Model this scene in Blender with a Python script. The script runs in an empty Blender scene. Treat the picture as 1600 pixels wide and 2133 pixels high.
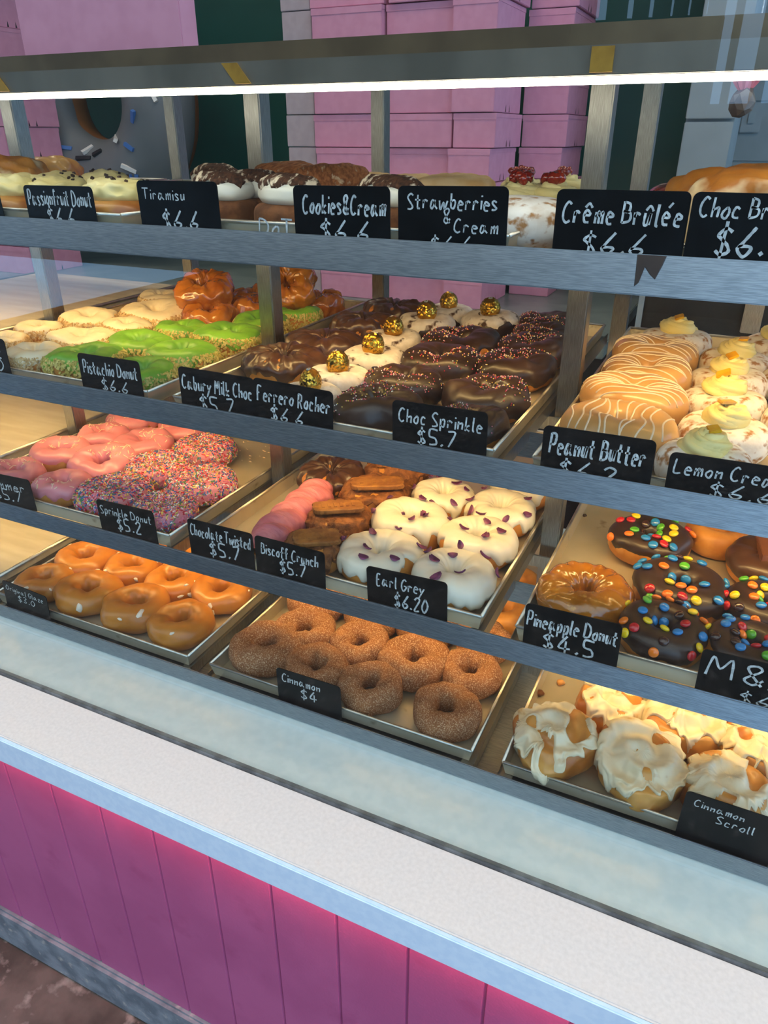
import bpy, bmesh, math, random
from mathutils import Vector, Matrix, noise
S = bpy.context.scene
COL = S.collection
R = random.Random(7)
PI = math.pi
CAMZ = 1.49

# ------------------------------------------------------------------ camera
F_PX, PITCH, YAW = 1530.29, math.radians(27.146), math.radians(-25.259)
FW = Vector((math.sin(YAW)*math.cos(PITCH), math.cos(YAW)*math.cos(PITCH), -math.sin(PITCH)))
RI = Vector((math.cos(YAW), -math.sin(YAW), 0))
UP = RI.cross(FW)
cd = bpy.data.cameras.new('camera')
cam = bpy.data.objects.new('camera', cd)
COL.objects.link(cam)
cd.sensor_fit = 'HORIZONTAL'; cd.sensor_width = 36.0; cd.lens = 36.0*F_PX/1600
cd.clip_start = 0.02; cd.clip_end = 100
cam.matrix_world = Matrix(((RI.x, UP.x, -FW.x, 0), (RI.y, UP.y, -FW.y, 0), (RI.z, UP.z, -FW.z, CAMZ), (0, 0, 0, 1)))
S.camera = cam

def at(px, py, X=None, Y=None, Z=None):
    """a point of the photograph on the plane X=, Y= or Z= of the place"""
    d = FW + RI*((px-800)/F_PX) - UP*((py-1066.5)/F_PX)
    if Y is not None: t = Y/d.y
    elif Z is not None: t = (Z-CAMZ)/d.z
    else: t = X/d.x
    return Vector((d.x*t, d.y*t, d.z*t+CAMZ))

# ------------------------------------------------------------------ world, light, exposure
S.view_settings.view_transform = 'Standard'; S.view_settings.look = 'None'
S.view_settings.exposure = 0.0; S.view_settings.gamma = 1.0; S.view_settings.use_curve_mapping = False
SKY_STRENGTH = 2.7
LED_STRENGTH = 22.0
SHELF_LED = 54.0
LEDGE_LED = 60.0
CEIL_STRENGTH = 14.0
w = bpy.data.worlds.new('sky'); S.world = w; w.use_nodes = True
nt = w.node_tree; nt.nodes.clear()
o_ = nt.nodes.new('ShaderNodeOutputWorld'); b_ = nt.nodes.new('ShaderNodeBackground')
tc = nt.nodes.new('ShaderNodeTexCoord'); sp = nt.nodes.new('ShaderNodeSeparateXYZ'); cr = nt.nodes.new('ShaderNodeValToRGB')
nt.links.new(tc.outputs['Generated'], sp.inputs[0]); nt.links.new(sp.outputs['Z'], cr.inputs[0])
e = cr.color_ramp.elements
e[0].position = 0.0; e[0].color = (0.32, 0.60, 1.0, 1); e[1].position = 0.75; e[1].color = (0.74, 0.73, 0.74, 1)
nt.links.new(cr.outputs[0], b_.inputs[0]); b_.inputs[1].default_value = SKY_STRENGTH
nt.links.new(b_.outputs[0], o_.inputs[0])

# ------------------------------------------------------------------ materials
MATS = {}
def srgb(h):
    if isinstance(h, str):
        h = h.lstrip('#'); c = [int(h[i:i+2], 16)/255 for i in (0, 2, 4)]
    else: c = h
    return tuple(x/12.92 if x <= .04045 else ((x+.055)/1.055)**2.4 for x in c) + (1,)

def mat(name, c1, c2=None, rough=.5, metal=0., scale=20., lo=.4, hi=.6, bump=0., bscale=None, coat=0., emit=0., stretch=None,
        detail=4., spec=.5, sss=0., c3=None, scale3=6., lo3=.5, hi3=.65, space='Object', aniso=0., cov=0.):
    if name in MATS: return MATS[name]
    m = bpy.data.materials.new(name); MATS[name] = m; m.use_nodes = True
    n = m.node_tree; p = n.nodes['Principled BSDF']; L = n.links.new
    p.inputs['Base Color'].default_value = srgb(c1); p.inputs['Roughness'].default_value = rough
    p.inputs['Metallic'].default_value = metal; p.inputs['Specular IOR Level'].default_value = spec
    p.inputs['Coat Weight'].default_value = coat; p.inputs['Coat Roughness'].default_value = .12
    if sss: p.inputs['Subsurface Weight'].default_value = sss; p.inputs['Subsurface Radius'].default_value = (.01, .005, .003); p.inputs['Subsurface Scale'].default_value = .5
    if emit:
        p.inputs['Emission Color'].default_value = srgb(c1); p.inputs['Emission Strength'].default_value = emit
    t = n.nodes.new('ShaderNodeTexCoord'); mp = n.nodes.new('ShaderNodeMapping'); L(t.outputs[space], mp.inputs[0])
    if stretch: mp.inputs['Scale'].default_value = stretch
    def nz(sc, det=detail):
        x = n.nodes.new('ShaderNodeTexNoise'); x.inputs['Scale'].default_value = sc; x.inputs['Detail'].default_value = det
        L(mp.outputs[0], x.inputs['Vector']); return x
    col = None
    if c2 is not None:
        a = nz(scale); r = n.nodes.new('ShaderNodeValToRGB'); L(a.outputs['Fac'], r.inputs[0])
        r.color_ramp.elements[0].position = lo; r.color_ramp.elements[0].color = srgb(c1)
        r.color_ramp.elements[1].position = hi; r.color_ramp.elements[1].color = srgb(c2)
        col = r.outputs[0]
        if c3 is not None:
            a3 = nz(scale3); r3 = n.nodes.new('ShaderNodeValToRGB'); L(a3.outputs['Fac'], r3.inputs[0])
            r3.color_ramp.elements[0].position = lo3; r3.color_ramp.elements[0].color = (0, 0, 0, 1)
            r3.color_ramp.elements[1].position = hi3; r3.color_ramp.elements[1].color = (1, 1, 1, 1)
            mx = n.nodes.new('ShaderNodeMix'); mx.data_type = 'RGBA'
            L(r3.outputs[0], mx.inputs[0]); L(col, mx.inputs[6]); mx.inputs[7].default_value = srgb(c3); col = mx.outputs[2]
        L(col, p.inputs['Base Color'])
        if emit: L(col, p.inputs['Emission Color'])
    if bump:
        a = nz(bscale or scale); bn = n.nodes.new('ShaderNodeBump'); bn.inputs['Strength'].default_value = min(1, bump); bn.inputs['Distance'].default_value = .003*max(1, bump)
        L(a.outputs['Fac'], bn.inputs['Height']); L(bn.outputs[0], p.inputs['Normal'])
    return m

def glass_mat():
    m = bpy.data.materials.new('clear_glass'); m.use_nodes = True; n = m.node_tree; n.nodes.clear(); L = n.links.new
    o = n.nodes.new('ShaderNodeOutputMaterial'); mx = n.nodes.new('ShaderNodeMixShader'); tr = n.nodes.new('ShaderNodeBsdfTransparent')
    gl = n.nodes.new('ShaderNodeBsdfGlossy'); fr = n.nodes.new('ShaderNodeFresnel')
    tr.inputs[0].default_value = (.93, .97, .96, 1); gl.inputs['Roughness'].default_value = .0
    ge = n.nodes.new('ShaderNodeNewGeometry'); ma = n.nodes.new('ShaderNodeMapRange'); L(ge.outputs['Backfacing'], ma.inputs[0]); ma.inputs[3].default_value = 1.5; ma.inputs[4].default_value = 1/1.5; L(ma.outputs[0], fr.inputs[0])
    L(fr.outputs[0], mx.inputs[0]); L(tr.outputs[0], mx.inputs[1]); L(gl.outputs[0], mx.inputs[2]); L(mx.outputs[0], o.inputs[0])
    return m

STEEL = mat('brushed_steel', '#a9b0ba', '#8d949e', rough=.36, metal=1., scale=60, stretch=(1, 30, 30), bump=.05, bscale=300)
POST = mat('post_steel', '#b3b2ae', '#9a9894', rough=.33, metal=1., scale=50, stretch=(30, 30, 1))
ALU = mat('tray_aluminium', '#cfc6b2', '#b9ab8c', rough=.4, metal=.45, scale=9, lo=.35, hi=.75, c3='#7c6a48', scale3=23, lo3=.66, hi3=.78)
RIMM = mat('tray_rim', '#cfcbc2', '#b4ada0', rough=.33, metal=.9, scale=30)
SHEETM = mat('shelf_sheet', '#ded6c2', '#cfc5ae', rough=.42, metal=.25, scale=6, stretch=(1, 6, 1))
WHITE = mat('white_ledge', '#dfdad4', '#d5d0ca', rough=.28, scale=200, lo=.35, hi=.7, coat=.2)
LEDGEIN = mat('inner_ledge', '#d8e6e9', '#cfe0e4', rough=.16, scale=60, coat=.5)
EDGE = mat('ledge_edge', '#cfe6f6', '#c6dff2', rough=.35, scale=90)
GASK = mat('dark_gasket', '#55585a', '#777b7d', rough=.4, scale=40)
PINKP = mat('pink_panel', '#a65784', '#9e507d', rough=.55, scale=8, c3='#934470', scale3=14, lo3=.62, hi3=.8, bump=.1, bscale=250)
KERB = mat('kerb_concrete', '#77838c', '#5a6670', rough=.8, scale=22, bump=.6, bscale=60, c3='#a2a49f', scale3=40, lo3=.6, hi3=.75)
GROUND = mat('pavement', '#57504a', '#38322d', rough=.85, scale=9, lo=.4, hi=.6, bump=.8, bscale=40, c3='#807a74', scale3=30, lo3=.58, hi3=.72)
GREEN = mat('green_wall', '#0e4a41', '#0c443b', rough=.45, scale=4)
GREYB = mat('grey_block', '#8c9394', '#858c8d', rough=.7, scale=12, bump=.1)
CEILM = mat('ceiling_white', '#a9a49c', '#a09b93', rough=.8, scale=3)
FLOORM = mat('shop_floor', '#58524c', '#4a4540', rough=.6, scale=5)
CARD = mat('black_card', '#0a0c0f', '#0f1216', rough=.4, scale=30, spec=.16)
CHALK = mat('white_marker', '#e9edf0', '#b9bec2', rough=.7, scale=160, lo=.3, hi=.55)
PINKBOX = mat('pink_cardboard', '#d28fa6', '#cb889f', rough=.65, scale=30, bump=.05, bscale=200)
GREYBOX = mat('mauve_carton', '#b3a1a3', '#ab999b', rough=.7, scale=30)
BENCH = mat('bench_top', '#8b9690', '#7d8983', rough=.35, scale=9, metal=.3)
DARK = mat('dark_appliance', '#17181a', '#222426', rough=.4, scale=9)
BROWNBEAM = mat('brown_beam', '#7c6a52', '#6a5a46', rough=.4, metal=.6, scale=9)
POSTREFL = mat('post_reflection', '#c8963c', '#a97a30', rough=.4, metal=.5, scale=40)  # warm reflection of the posts put into a gold colour
LEDW = mat('led_white', '#fff1dc', emit=LED_STRENGTH)
LEDS = mat('led_warm', '#ffd08a', emit=SHELF_LED)
LEDP = mat('led_ledge', '#ff8078', emit=LEDGE_LED)
LAMP = mat('ceiling_lamp', '#ffe6cf', emit=CEIL_STRENGTH)
GLASS = glass_mat()
# food
GLAZE = mat('glazed_dough', '#c98331', '#b46a1e', rough=.33, scale=14, lo=.35, hi=.7, c3='#d79a4a', scale3=30, lo3=.62, hi3=.8, coat=.15, bump=.2, bscale=90)
GLAZEFLAKE = mat('white_glaze', '#f2e4d2', rough=.3)
CINN = mat('cinnamon_sugar', '#9c6336', '#845028', rough=.75, scale=40, lo=.35, hi=.65, c3='#cfa682', scale3=560, lo3=.5, hi3=.66, bump=.7, bscale=520)
DOUGH = mat('fried_dough', '#c98a3e', '#b06f27', rough=.5, scale=25, bump=.25, bscale=80, c3='#dcae6c', scale3=18, lo3=.6, hi3=.8)
BUN = mat('baked_bun', '#d2994c', '#a25c1c', rough=.4, scale=11, lo=.42, hi=.6, coat=.3, c3='#8a4a16', scale3=17, lo3=.64, hi3=.76)
CREAMICE = mat('cream_icing', '#e6dabd', '#d9c8a4', rough=.32, scale=22, coat=.2, c3='#b98a4e', scale3=30, lo3=.63, hi3=.74, bump=.2, bscale=60)
PINKI = mat('pink_icing', '#dd8a94', '#d17f8c', rough=.33, scale=16, coat=.2, bump=.1)
PINKT = mat('pink_thick_icing', '#d9818a', '#c96f7c', rough=.45, scale=40, bump=1.4, bscale=34, stretch=(3, 1, 1))
COCO = mat('coconut_flake', '#f4d9b8', rough=.6)
WHITEI = mat('white_icing', '#ebe5d4', '#e0d7c2', rough=.3, scale=12, coat=.2, bump=.15, bscale=45)
PETAL = mat('purple_petal', '#5e2852', '#8a4878', rough=.5, scale=90)
GREENI = mat('green_icing', '#7cb638', '#68a034', rough=.38, scale=22, bump=.1)
PISTA = mat('pistachio_crumb', '#b3a04a', '#d8c878', rough=.7, scale=140)
NUT = mat('nut_crumb', '#e0c592', '#b8935c', rough=.7, scale=160)
IVORY = mat('ivory_icing', '#efe2c6', '#e6d5b2', rough=.4, scale=20)
FRIT = mat('amber_glaze', '#bd7223', '#9a5012', rough=.2, scale=17, coat=.6, c3='#d28a3c', scale3=26, lo3=.6, hi3=.75, bump=.4, bscale=55)
CHOC = mat('dark_chocolate', '#3d281f', '#2e1d17', rough=.4, scale=14, coat=.12, bump=.15, bscale=40)
MILK = mat('milk_chocolate', '#4e301f', '#3f2617', rough=.36, scale=12, coat=.2, bump=.3, bscale=35)
POWDER = mat('powdered_sugar', '#efe9e2', '#dccdbd', rough=.85, scale=60, lo=.45, hi=.7, bump=.2, bscale=200, c3='#a9784a', scale3=75, lo3=.52, hi3=.64)
POWDERC = mat('powder_on_chocolate', '#e9e2dc', '#d8cec6', rough=.85, scale=60, bump=.2, bscale=200, c3='#4a3126', scale3=42, lo3=.57, hi3=.66)
GOLD = mat('gold_foil', '#e0b64c', '#b98a2c', rough=.26, metal=1., scale=30)
CUP = mat('brown_paper_cup', '#3a2418', rough=.6)
PEAN = mat('peanut_icing', '#d3a566', '#c6955a', rough=.28, scale=15, coat=.4)
DRIZ = mat('white_drizzle', '#efdcc0', rough=.35)
LEMONC = mat('lemon_cream', '#f5e6a0', '#f0dd8c', rough=.45, scale=22)
PEEL = mat('candied_peel', '#eeb51e', '#e0a012', rough=.25, scale=40, coat=.4)
BISC = mat('biscuit', '#a06a2c', '#87531e', rough=.7, scale=60, bump=.4, bscale=90)
BISCC = mat('biscuit_crumb_icing', '#925a2a', '#6a3c18', rough=.75, scale=90, bump=1.6, bscale=130)
CARAM = mat('caramel_pineapple', '#b8741a', '#9a5a10', rough=.14, scale=22, coat=.9, bump=.7, bscale=45, c3='#dca040', scale3=60, lo3=.6, hi3=.72)
COCOA = mat('cocoa_dust', '#5b371f', '#402413', rough=.85, scale=70, c3='#ecd9bd', scale3=26, stretch=(1, 5, 3), lo3=.53, hi3=.6, bump=.3, bscale=150)
COCOAB = mat('cocoa_sugar', '#a9693a', '#7e4620', rough=.85, scale=60, stretch=(1, 4, 3), bump=.4, bscale=200, c3='#e4c7a2', scale3=30, lo3=.6, hi3=.72)
CAKE = mat('brown_cake', '#7d4c26', '#5d3516', rough=.8, scale=50, bump=.4, bscale=120)
CUSTARD = mat('custard_cream', '#f3e2a4', '#eed78e', rough=.4, scale=18)
JAM = mat('red_jam', '#8c1f14', '#a8321c', rough=.12, scale=40, coat=.6)
PALEB = mat('pale_sugar_dough', '#e6c493', '#d8aa6c', rough=.7, scale=30, bump=.2, bscale=150)
BIGBUN = mat('sugared_brown_bun', '#cf8a38', '#ac621c', rough=.5, scale=9, c3='#efd3a4', scale3=18, lo3=.52, hi3=.64, bump=.4, bscale=70)
BANDY = {'red': mat('candy_red', '#c3242c', rough=.2, coat=.4), 'yellow': mat('candy_yellow', '#f0cf1c', rough=.2, coat=.4),
         'blue': mat('candy_blue', '#2a86d0', rough=.2, coat=.4), 'green': mat('candy_green', '#58b030', rough=.2, coat=.4),
         'orange': mat('candy_orange', '#ee7a1c', rough=.2, coat=.4), 'brown': mat('candy_brown', '#3f2420', rough=.2, coat=.4)}
SPR = [mat('sprinkle_red', '#d02c3c', rough=.4), mat('sprinkle_white', '#f4f0ea', rough=.4), mat('sprinkle_blue', '#3f6aa8', rough=.4),
       mat('sprinkle_yellow', '#f0d060', rough=.4), mat('sprinkle_pink', '#ec8ca4', rough=.4), mat('sprinkle_green', '#5c8c50', rough=.4)]
SIGNPLASTIC = mat('switch_plate', '#8f9698', '#878e90', rough=.4, scale=9)
GREYICE = mat('grey_icing', '#6d6f70', '#5e6264', rough=.5, scale=3, bump=.1)
DOUGHBIG = mat('display_dough', '#8a5424', '#754418', rough=.6, scale=4)
RIBBON = mat('pink_foil', '#ec8fa0', '#de7385', rough=.35, scale=30)
WEIGHT = mat('wrapped_foil', '#8b7f74', '#6d5f58', rough=.35, metal=.4, scale=20)
CABI = mat('grey_cabinet', '#8f989a', '#868f91', rough=.5, scale=5)

# ------------------------------------------------------------------ object helpers
def tag(o, label=None, cat=None, group=None, kind=None):
    if label: o['label'] = label
    if cat: o['category'] = cat
    if group: o['group'] = group
    if kind: o['kind'] = kind
    return o
def empty(name, loc=(0, 0, 0), rot=(0, 0, 0)):
    o = bpy.data.objects.new(name, None); COL.objects.link(o); o.location = loc; o.rotation_euler = rot; o.empty_display_size = .03
    return o
def link(name, me, parent=None, loc=(0, 0, 0), rot=(0, 0, 0)):
    o = bpy.data.objects.new(name, me); COL.objects.link(o); o.location = loc; o.rotation_euler = rot
    if parent: o.parent = parent
    return o
class MB:
    def __init__(s): s.v = []; s.f = []; s.m = []
    def add(s, v, f, mi=0):
        k = len(s.v); s.v += [tuple(x) for x in v]; s.f += [tuple(i+k for i in q) for q in f]; s.m += [mi]*len(f)
    def box(s, x0, x1, y0, y1, z0, z1, mi=0):
        v = [(x, y, z) for x in (x0, x1) for y in (y0, y1) for z in (z0, z1)]
        s.add(v, [(0, 1, 3, 2), (4, 6, 7, 5), (0, 4, 5, 1), (2, 3, 7, 6), (0, 2, 6, 4), (1, 5, 7, 3)], mi)
    def tube(s, pts, r, n=8, mi=0, caps=True):
        pts = [Vector(p) for p in pts]; rings = []
        for i, p in enumerate(pts):
            d = (pts[min(i+1, len(pts)-1)]-pts[max(i-1, 0)]).normalized()
            a = d.cross(Vector((0, 0, 1)))
            if a.length < .01: a = d.cross(Vector((0, 1, 0)))
            a.normalize(); b = a.cross(d); rr = r[i] if isinstance(r, (list, tuple)) else r
            rings.append([p+a*math.cos(2*PI*k/n)*rr+b*math.sin(2*PI*k/n)*rr for k in range(n)])
        v = [q for g in rings for q in g]; f = []
        for i in range(len(pts)-1):
            for k in range(n): f.append((i*n+k, i*n+(k+1) % n, (i+1)*n+(k+1) % n, (i+1)*n+k))
        if caps: f.append(tuple(range(n-1, -1, -1))); f.append(tuple(range((len(pts)-1)*n, len(pts)*n)))
        s.add(v, f, mi)
    def mesh(s, name, mats, smooth=False, bevel=0.):
        me = bpy.data.meshes.new(name); me.from_pydata(s.v, [], s.f)
        if not isinstance(mats, (list, tuple)): mats = [mats]
        for m in mats: me.materials.append(m)
        for p, mi in zip(me.polygons, s.m): p.material_index = mi; p.use_smooth = smooth
        bm = bmesh.new(); bm.from_mesh(me)
        bmesh.ops.recalc_face_normals(bm, faces=bm.faces)
        if bevel:
            ed = [e for e in bm.edges if len(e.link_faces) == 2 and e.calc_face_angle(0) > .6]
            bmesh.ops.bevel(bm, geom=ed, offset=bevel, segments=2, affect='EDGES', clamp_overlap=True)
        bm.to_mesh(me); bm.free(); me.update()
        return me
def boxobj(name, x0, x1, y0, y1, z0, z1, m, parent=None, bevel=0.):
    """a box whose origin is the middle of its base"""
    b = MB(); cx, cy = (x0+x1)/2, (y0+y1)/2
    b.box(x0-cx, x1-cx, y0-cy, y1-cy, 0, z1-z0)
    return link(name, b.mesh(name, m, bevel=bevel), parent, (cx, cy, z0))
def struct(o): o['kind'] = 'structure'; return o

# ------------------------------------------------------------------ the setting
struct(boxobj('floor', -6, 4, .62, 5.5, -.06, 0, FLOORM))
struct(boxobj('trim_1', -6, 4, -8, .60, -.06, 0, GROUND))['label'] = 'worn brown pavement in front of the counter'
# kerb along the foot of the counter
b = MB(); b.box(-4, 2.5, -.0, .08, 0, .108)
struct(link('trim_2', b.mesh('kerb', KERB, bevel=.006), None, (0, .524, 0)))['label'] = 'blue grey concrete kerb under the pink panel'
struct(boxobj('wall_back', -4.5, -.26, 3.0, 3.1, 0, 3.0, GREEN))
# grey block wall further right, with shallow courses
b = MB(); b.box(-.6, 2.5, .0, .1, 0, 3.0)
for i in range(16):
    b.box(-.6, 2.5, -.006, 0, i*.2+.004, i*.2+.196)
struct(link('wall_right', b.mesh('block_wall', GREYB), None, (0, 3.4, 0)))
struct(boxobj('wall_left', -4.6, -4.5, .7, 5.5, 0, 3.0, mat('left_wall', '#b98c95', '#b08590', rough=.6, scale=2)))
struct(boxobj('ceiling', -4.5, 2.5, .9, 3.5, 2.9, 3.0, CEILM))
for i, (x, y) in enumerate(((-2.6, 1.9), (-1.1, 1.9), (.4, 1.9))):
    l = empty('ceiling_light', (x, y, 2.86)); tag(l, ['ceiling light over the left end of the shop', 'ceiling light over the stacked pink boxes', 'ceiling light over the grey cabinet'][i], 'light', 'ceiling lights')
    boxobj('frame', -.32, .32, -.17, .17, .01, .04, CABI, l); boxobj('diffuser', -.3, .3, -.15, .15, 0, .01, LAMP, l)

# street side: unseen dark building with slats, added for the glass and steel reflections
ADDED_FACADE = mat('added_dark_facade', '#3b342e', '#2c2824', rough=.8, scale=1.5)
struct(boxobj('added_wall_front', -16, -1.75, -7.2, -6.2, 0, 6.5, ADDED_FACADE))
struct(boxobj('added_wall_front', -1.745, -.55, -6.5, -6.2, 0, 2.35, ADDED_FACADE))
struct(boxobj('added_wall_front', -.545, 1.2, -6.5, -6.2, 0, 1.72, ADDED_FACADE))
for i, (x, w_) in enumerate(((-.44, .06), (-.2, .1), (.02, .05), (.2, .12), (.46, .08))):
    struct(boxobj('added_trim_4', x-w_/2, x+w_/2, -6.5, -6.4, 1.722, 6.5, ADDED_FACADE))
for i, (x, w_) in enumerate(((-1.66, .10), (-1.42, .16), (-1.22, .12), (-1.05, .13), (-.90, .11), (-.76, .12), (-.62, .13))):
    struct(boxobj('added_trim_3', x-w_/2, x+w_/2, -6.5, -6.4, 2.352, 6.5, ADDED_FACADE))
# ------------------------------------------------------------------ counter
ctr = empty('serving_counter', (0, .6, 0))
tag(ctr, 'long white topped serving counter with pink boarded front and glowing edge', 'counter')
LEDGE = .67
def cpart(name, x0, x1, y0, y1, z0, z1, m, bevel=0.):
    return boxobj(name, x0, x1, y0-.6, y1-.6, z0, z1, m, ctr, bevel)
cpart('front_ledge', -4, 2.5, .515, .6165, LEDGE-.03, LEDGE, WHITE, .002)
cpart('ledge_edge', -4, 2.5, .508, .5148, LEDGE-.052, LEDGE-.001, EDGE, .0015)
g = cpart('glass_channel', -4, 2.5, .617, .6255, LEDGE-.03, LEDGE+.0035, GASK, .001); g['label'] = 'dark metal channel holding the glass'
cpart('inner_ledge', -4, 2.5, .626, 1.55, LEDGE-.03, LEDGE, LEDGEIN)
# boarded front: one panel with V grooves
b = MB(); gx = -.219; n0 = -36; step = .1035; yp = .535-.6
xs = [gx+step*i for i in range(n0, 26)]
prof = []
for x in xs: prof += [(x-.0028, yp), (x-.0006, yp+.004), (x+.0006, yp+.004), (x+.0028, yp)]
v = [(x, y, 0) for x, y in prof]+[(x, y, .52) for x, y in prof]; n = len(prof)
b.add(v, [(i, i+1, n+i+1, n+i) for i in range(n-1)])
b.box(xs[0], xs[-1], yp+.006, yp+.02, 0, .52)
pp = link('boarded_panel', b.mesh('boarded_panel', PINKP), ctr, (0, 0, .109)); pp['label'] = 'pink painted tongue and groove boards'
b = MB(); b.box(-4, 2.5, 0, .008, 0, .004)
ls = link('light_strip', b.mesh('ledge_led', LEDP), ctr, (0, .5165-.6, LEDGE-.034)); ls['label'] = 'glowing strip under the ledge'
# glass pane
b = MB(); b.box(-4, 2.5, 0, .006, 0, 1.5)
gp = struct(link('window_1', b.mesh('glass_pane', GLASS), None, (0, .6185, LEDGE+.0036)))

# ------------------------------------------------------------------ display rack
LV = [.713, .945, 1.174, 1.403]          # tray rim heights, bottom to top
TRX = [-1.6795, -1.1775, -.6755, -.1735]  # tray left edges
TW, TD, TY, TH = .46, .6876, .7505, .025
GAPX = [-1.699, -1.197, -.695, -.194, .308]
rack = empty('display_rack', (-.7, 1.1, LEDGE)); tag(rack, 'brushed steel display rack with four shelf rails, posts and light strips', 'rack')
def rpart(name, mb, m, loc, bevel=0.):
    return link(name, mb.mesh(name, m, bevel=bevel), rack, (loc[0]+.7, loc[1]-1.1, loc[2]-LEDGE))
RT = [.6995, .932, 1.1695, 1.3935]; RB = [.6702, .9075, 1.1395, 1.3585]
for i in range(4):
    h = RT[i]-RB[i]; b = MB()
    tl = .010 if i else .0   # the face leans back a little
    b.add([(x, y, z) for x in (-2.9, 1.2) for y, z in ((-tl, 0), (0, h), (.0035, h), (.0035-tl*.7, 0))], [(0, 1, 2, 3), (7, 6, 5, 4), (0, 4, 5, 1), (1, 5, 6, 2), (2, 6, 7, 3), (3, 7, 4, 0)])
    o = rpart('front_rail', b, STEEL, (0, .7365, RB[i]), .0012)
    if i:
        for x in TRX+[.3285]:
            b = MB(); b.box(0, TW-.04, 0, .012, 0, .004); o = rpart('light_strip', b, LEDS, (x+.02, .90, LV[i]-TH-.0105)); o['label'] = 'warm light strip under a shelf'
        b = MB(); b.box(-2.9, 1.2, 0, .0015, 0, .036); rpart('added_baffle', b, STEEL, (0, .893, LV[i]-TH-.0385))  # steel lip added to keep the shelf light off the ledge
    for k, gx in enumerate(GAPX):
        b = MB(); zt = LV[i]-TH
        for s in (-1, 1):   # L runners carrying the trays
            x = gx+s*.0178
            b.box(x-.0006, x+.0006, 0, .70, -.014, .006); b.box(min(x, x+s*.02), max(x, x+s*.02), 0, .70, -.0022, -.0007)
        rpart('tray_runner', b, POST, (0, .748, zt))
for gx in GAPX:
    for y0 in (1.02, 1.442):
        b = MB(); b.box(-.014, .014, 0, .03, 0, 1.5825-LEDGE-.001)
        rpart('post', b, POST, (gx, y0, LEDGE+.001), .002)
for i in range(4):
    b = MB(); b.box(-2.9, 1.2, 0, .003, 0, .02); rpart('cross_bar', b, POST, (0, 1.0, LV[i]-TH-.036 if i else .6702))
b = MB(); b.box(-2.9, 1.2, 0, .72, 0, .0015); o = rpart('deck_sheet', b, STEEL, (0, .741, LV[0]-TH-.0165))
b = MB(); b.box(-2.9, 1.2, 0, .003, 0, .022); b.box(-2.9, 1.2, .003, .29, .020, .022)
b.box(-2.9, 1.2, .003, .02, 0, .003)
o = rpart('light_hood', b, mat('hood_steel', '#857c70', '#6c655b', rough=.45, metal=.5, scale=4, stretch=(2, 2, 1)), (0, .7385, 1.536), .0008)
b = MB(); b.tube([(-2.9, 0, 0), (1.2, 0, 0)], .0032, 10); o = rpart('light_tube', b, LEDW, (0, .743, 1.5322)); o['label'] = 'bright white light tube along the top'
b = MB(); b.box(-2.9, 1.2, 0, .03, 0, .024); rpart('top_beam', b, BROWNBEAM, (0, 1.03, 1.583), .001)
for (px, py) in ((1256, 110), (505, 146), (6, 178)):  # reflections of the warm lit posts, modelled as thin gold coloured pieces
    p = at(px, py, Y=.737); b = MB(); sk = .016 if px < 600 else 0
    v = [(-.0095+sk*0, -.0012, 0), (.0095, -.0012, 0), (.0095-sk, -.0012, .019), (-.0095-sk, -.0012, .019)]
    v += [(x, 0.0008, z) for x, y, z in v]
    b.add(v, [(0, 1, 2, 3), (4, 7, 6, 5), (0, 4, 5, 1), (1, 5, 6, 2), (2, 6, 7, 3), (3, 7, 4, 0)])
    o = rpart('post_reflection', b, POSTREFL, (p.x, .7372, 1.5378)); o['label'] = 'reflection of a post on the light hood, shaped as a small gold strip'

# ------------------------------------------------------------------ trays
def tray_mesh():
    b = MB(); w2 = TW/2; fl = .006; h = TH-.001
    o_top = [(-w2+.001, .001), (w2-.001, .001), (w2-.001, TD-.001), (-w2+.001, TD-.001)]
    o_bot = [(-w2+fl, fl), (w2-fl, fl), (w2-fl, TD-fl), (-w2+fl, TD-fl)]
    t = .0012
    def off(q, d): return [(x+(d if x < 0 else -d), y+(d if y < TD/2 else -d)) for x, y in q]
    i_top, i_bot = off(o_top, t), off(o_bot, t)
    v = [(x, y, h) for x, y in o_top]+[(x, y, 0) for x, y in o_bot]+[(x, y, h) for x, y in i_top]+[(x, y, t) for x, y in i_bot]
    f = [(4, 5, 6, 7), (8+4, 8+7, 8+6, 8+5)]
    for k in range(4):
        j = (k+1) % 4; f += [(k, j, 4+j, 4+k), (8+k, 12+k, 12+j, 8+j), (k, 8+k, 8+j, j)]
    b.add(v, f); return b.mesh('pan', ALU)
def rim_mesh():
    b = MB(); w2 = TW/2-.0022; r = .0024; z = TH-.002
    c = [(-w2, .0022), (w2, .0022), (w2, TD-.0022), (-w2, TD-.0022)]
    for k in range(4):
        p, q = c[k], c[(k+1) % 4]
        b.tube([(p[0], p[1], z), (q[0], q[1], z)], r, 8)
    return b.mesh('rim', RIMM, smooth=True)
PAN, RIM = tray_mesh(), rim_mesh()
SHELFN = ['bottom shelf', 'second shelf', 'third shelf', 'top shelf']
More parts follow.
